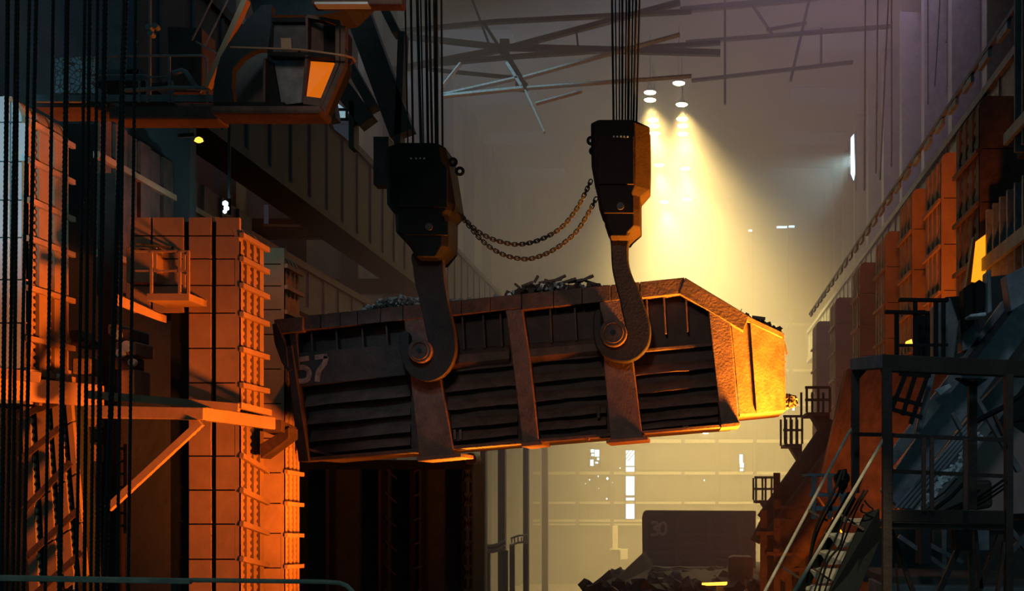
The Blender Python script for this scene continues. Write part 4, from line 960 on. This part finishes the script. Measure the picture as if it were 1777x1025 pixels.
slab('pinkish grey flat plate wall behind the railing', [(1600,900),(1640,860),(1700,760),(1760,740),(1790,760),(1790,890),(1600,900)], 15.5, .2, 'pinkwall', 'plate_wall', 'wall plate')
slab('grey brace crossing behind the rear post', [(1692,690),(1699,688),(1775,815),(1766,820)], 13.0, .1, 'grey', 'cross_brace', 'brace')
slab('short rusty brace beside the rear post', [(1722,716),(1727,714),(1746,752),(1741,756)], 12.9, .08, 'rust', 'cross_brace', 'brace')
slab('short grey brace near the pipe bundle', [(1651,718),(1657,714),(1672,742),(1666,746)], 13.0, .1, 'grey', 'cross_brace', 'brace')
for i, (a, b, c, d, r) in enumerate(((1690,733,1790,672,.03),(1760,730,1790,715,.025),(1620,885,1680,830,.022),(1640,886,1700,850,.015),(1650,888,1745,830,.015),(1660,886,1746,838,.012),(1668,888,1746,845,.012),(1616,870,1660,830,.01))):
    m = MB(); m.tube([P(a,b,12.4), P((a+c)/2+1,(b+d)/2+4,12.4), P(c,d,12.4)], r, 8); tag(m.build('slanting_bar', 'black', smooth=True), ['thick dark bar slanting above the railing behind the rear post','dark bar slanting out past the edge post of the portal','thick dark cable rising from the deck beside the dust ledge','thin dark cable in the middle bay of the railing','upper cable of the bundle by the motor housing','middle cable of the bundle by the motor housing','lower cable of the bundle by the motor housing','short thin dark cable beside the pale dust ledge'][i], 'bar', 'dark slanting bars behind the railing')
slab('dark round shouldered motor housing behind the railing', [(1690,886),(1684,850),(1694,834),(1722,832),(1724,880)], 12.9, .4, 'rust_dark', 'motor_housing', 'motor', .04)
slab('dark upright cabinet beneath the portal deck', [(1600,918),(1616,918),(1616,980),(1600,980)], 13, .4, 'dark', 'cabinet', 'cabinet')
slab('long pale concrete kerb under the portal', [(1530,998),(1800,1006),(1800,1018),(1530,1012)], 13.5, 1.5, 'wall', 'kerb', 'kerb')
slab('lower concrete step under the portal kerb', [(1530,1014),(1800,1020),(1800,1060),(1530,1060)], 13.2, 1.0, 'grey', 'kerb', 'kerb')
slab('dull grey plate hanging low behind the portal legs', [(1620,920),(1660,920),(1660,952),(1620,950)], 14.5, .1, 'wall', 'plate_wall', 'wall plate')
slab('bluish plate with two lamps glinting behind the portal legs', [(1694,920),(1717,920),(1717,955),(1700,955)], 14.5, .1, 'bluegrey', 'plate_wall', 'wall plate')
slab('sooty dark backing behind the legs of the portal', [(1500,918),(1800,900),(1800,1010),(1500,1010)], 16.0, .1, 'wall_dark', 'backing_plate', 'plate')
slab('sooty dark machine wall at the frame edge above the portal', [(1650,640),(1640,560),(1715,480),(1800,470),(1800,900),(1600,900)], 16.4, .1, 'wall_dark', 'backing_plate', 'plate')
for i, (a, b, c, d, wd) in enumerate(((1560,930,1640,985,.08),(1600,938,1670,975,.06),(1750,960,1790,920,.1),(1755,920,1790,965,.08),(1638,918,1638,1000,.05))):
    m = MB(); m.beam(P(a,b,13.3), P(c,d,13.3), wd, .05); tag(m.build('steel_offcut', 'grey'), ['longer grey bar leaning across the dark cabinet under the deck','shorter grey bar crossing the longer one under the deck','grey bar rising to the edge under the deck end','grey bar crossing another beside the edge post','upright thin grey bar standing under the deck middle'][i], 'bar', 'grey bars under the portal deck')
# railed landing above the portal
t = thing('railed_landing', P(1590,625,12.5), 'small dark railed landing seen above the portal beam, against the orange row', 'landing')
for (x, y0, Y) in ((1556,541,12.5),(1588,520,12.5),(1596,545,13),(1624,520,12.5),(1637,525,13),(1610,545,13)):
    MB().beam(P(x,y0,Y), P(x,630,Y), .045).build('post', 'black', t)
MB().beam(P(1536,541,12.5), P(1612,543,12.5), .1, .03).build('rail', 'black', t)
MB().beam(P(1560,520,12.5), P(1645,521,12.5), .1, .03).build('rail', 'black', t)
MB().beam(P(1560,599,12.5), P(1645,598,12.5), .03).build('rail', 'black', t)
quad(MB(), [(1593,548),(1612,546),(1614,630),(1593,630)], 13.2, th=.1).build('cabinet', 'black', t)
quad(MB(), [(1620,530),(1650,515),(1665,560),(1655,630),(1620,630)], 13.4, th=.2).build('cabinet', 'grey', t, bevel=.02)
# machine clutter between landing and ribbed casing
for i, (pts, Y, mt, lb) in enumerate((([(1672,500),(1690,488),(1692,560),(1676,575)],13.2,'black','black upright fin in front of the glowing slot'),
        ([(1693,490),(1700,484),(1716,495),(1716,530),(1694,545)],13.1,'black','black angular cover just below the glowing slot'),
        ([(1714,470),(1720,466),(1722,540),(1714,545)],13.0,'bluegrey','slim blue grey upright bar below the ribbed casing'),
        ([(1670,550),(1700,545),(1700,600),(1670,610)],13.5,'grey','dusty grey gearbox cover above the inclined beam'),
        ([(1745,478),(1790,455),(1790,520),(1755,540)],13.2,'bluegrey','blue grey cover plate at the frame edge'),
        ([(1640,515),(1680,512),(1700,540),(1690,560),(1650,600),(1640,610)],13.8,'black','black machine body between the landing and the inclined beam'),
        ([(1683,545),(1712,541),(1712,548),(1683,550)],12.9,'dust','pale flat ledge on the machine above the inclined beam'))):
    slab(lb, pts, Y, .25, mt, 'machine_cover', 'machine', .015)
# leaning ladder frame behind the portal
t = thing('leaning_frame', P(1580,720,12), 'dark leaning ladder frame seen through the portal', 'ladder')
for (a, b, c, d) in ((1573,645,1546,712),(1590,645,1566,720),(1610,650,1580,735),(1548,690,1600,702),(1541,708,1600,724),(1560,648,1615,652)):
    MB().beam(P(a,b,12), P(c,d,12), .045, .04).build('bar', 'black', t)
slab('blue grey upright leaning by the ladder frame', [(1612,650),(1624,648),(1612,700),(1596,760),(1588,755)], 12.2, .1, 'grey', 'upright', 'bar')
t = thing('lower_landing', P(1430,830,13), 'blue grey small landing table behind the stair handrails', 'landing')
MB().box(tuple(P(1400,738+88,13)), (P(1475,0,13).x, 13.6, P(0,821,13).z)).build('deck', 'bluegrey', t)
for x in (1412,1440,1462): MB().beam(P(x,826,13), P(x,900,13), .05).build('leg', 'grey', t)
MB().beam(P(1405,858,13), P(1475,858,13), .04).build('rail', 'bluegrey', t); MB().beam(P(1415,882,13), P(1470,882,13), .05).build('rail', 'bluegrey', t)
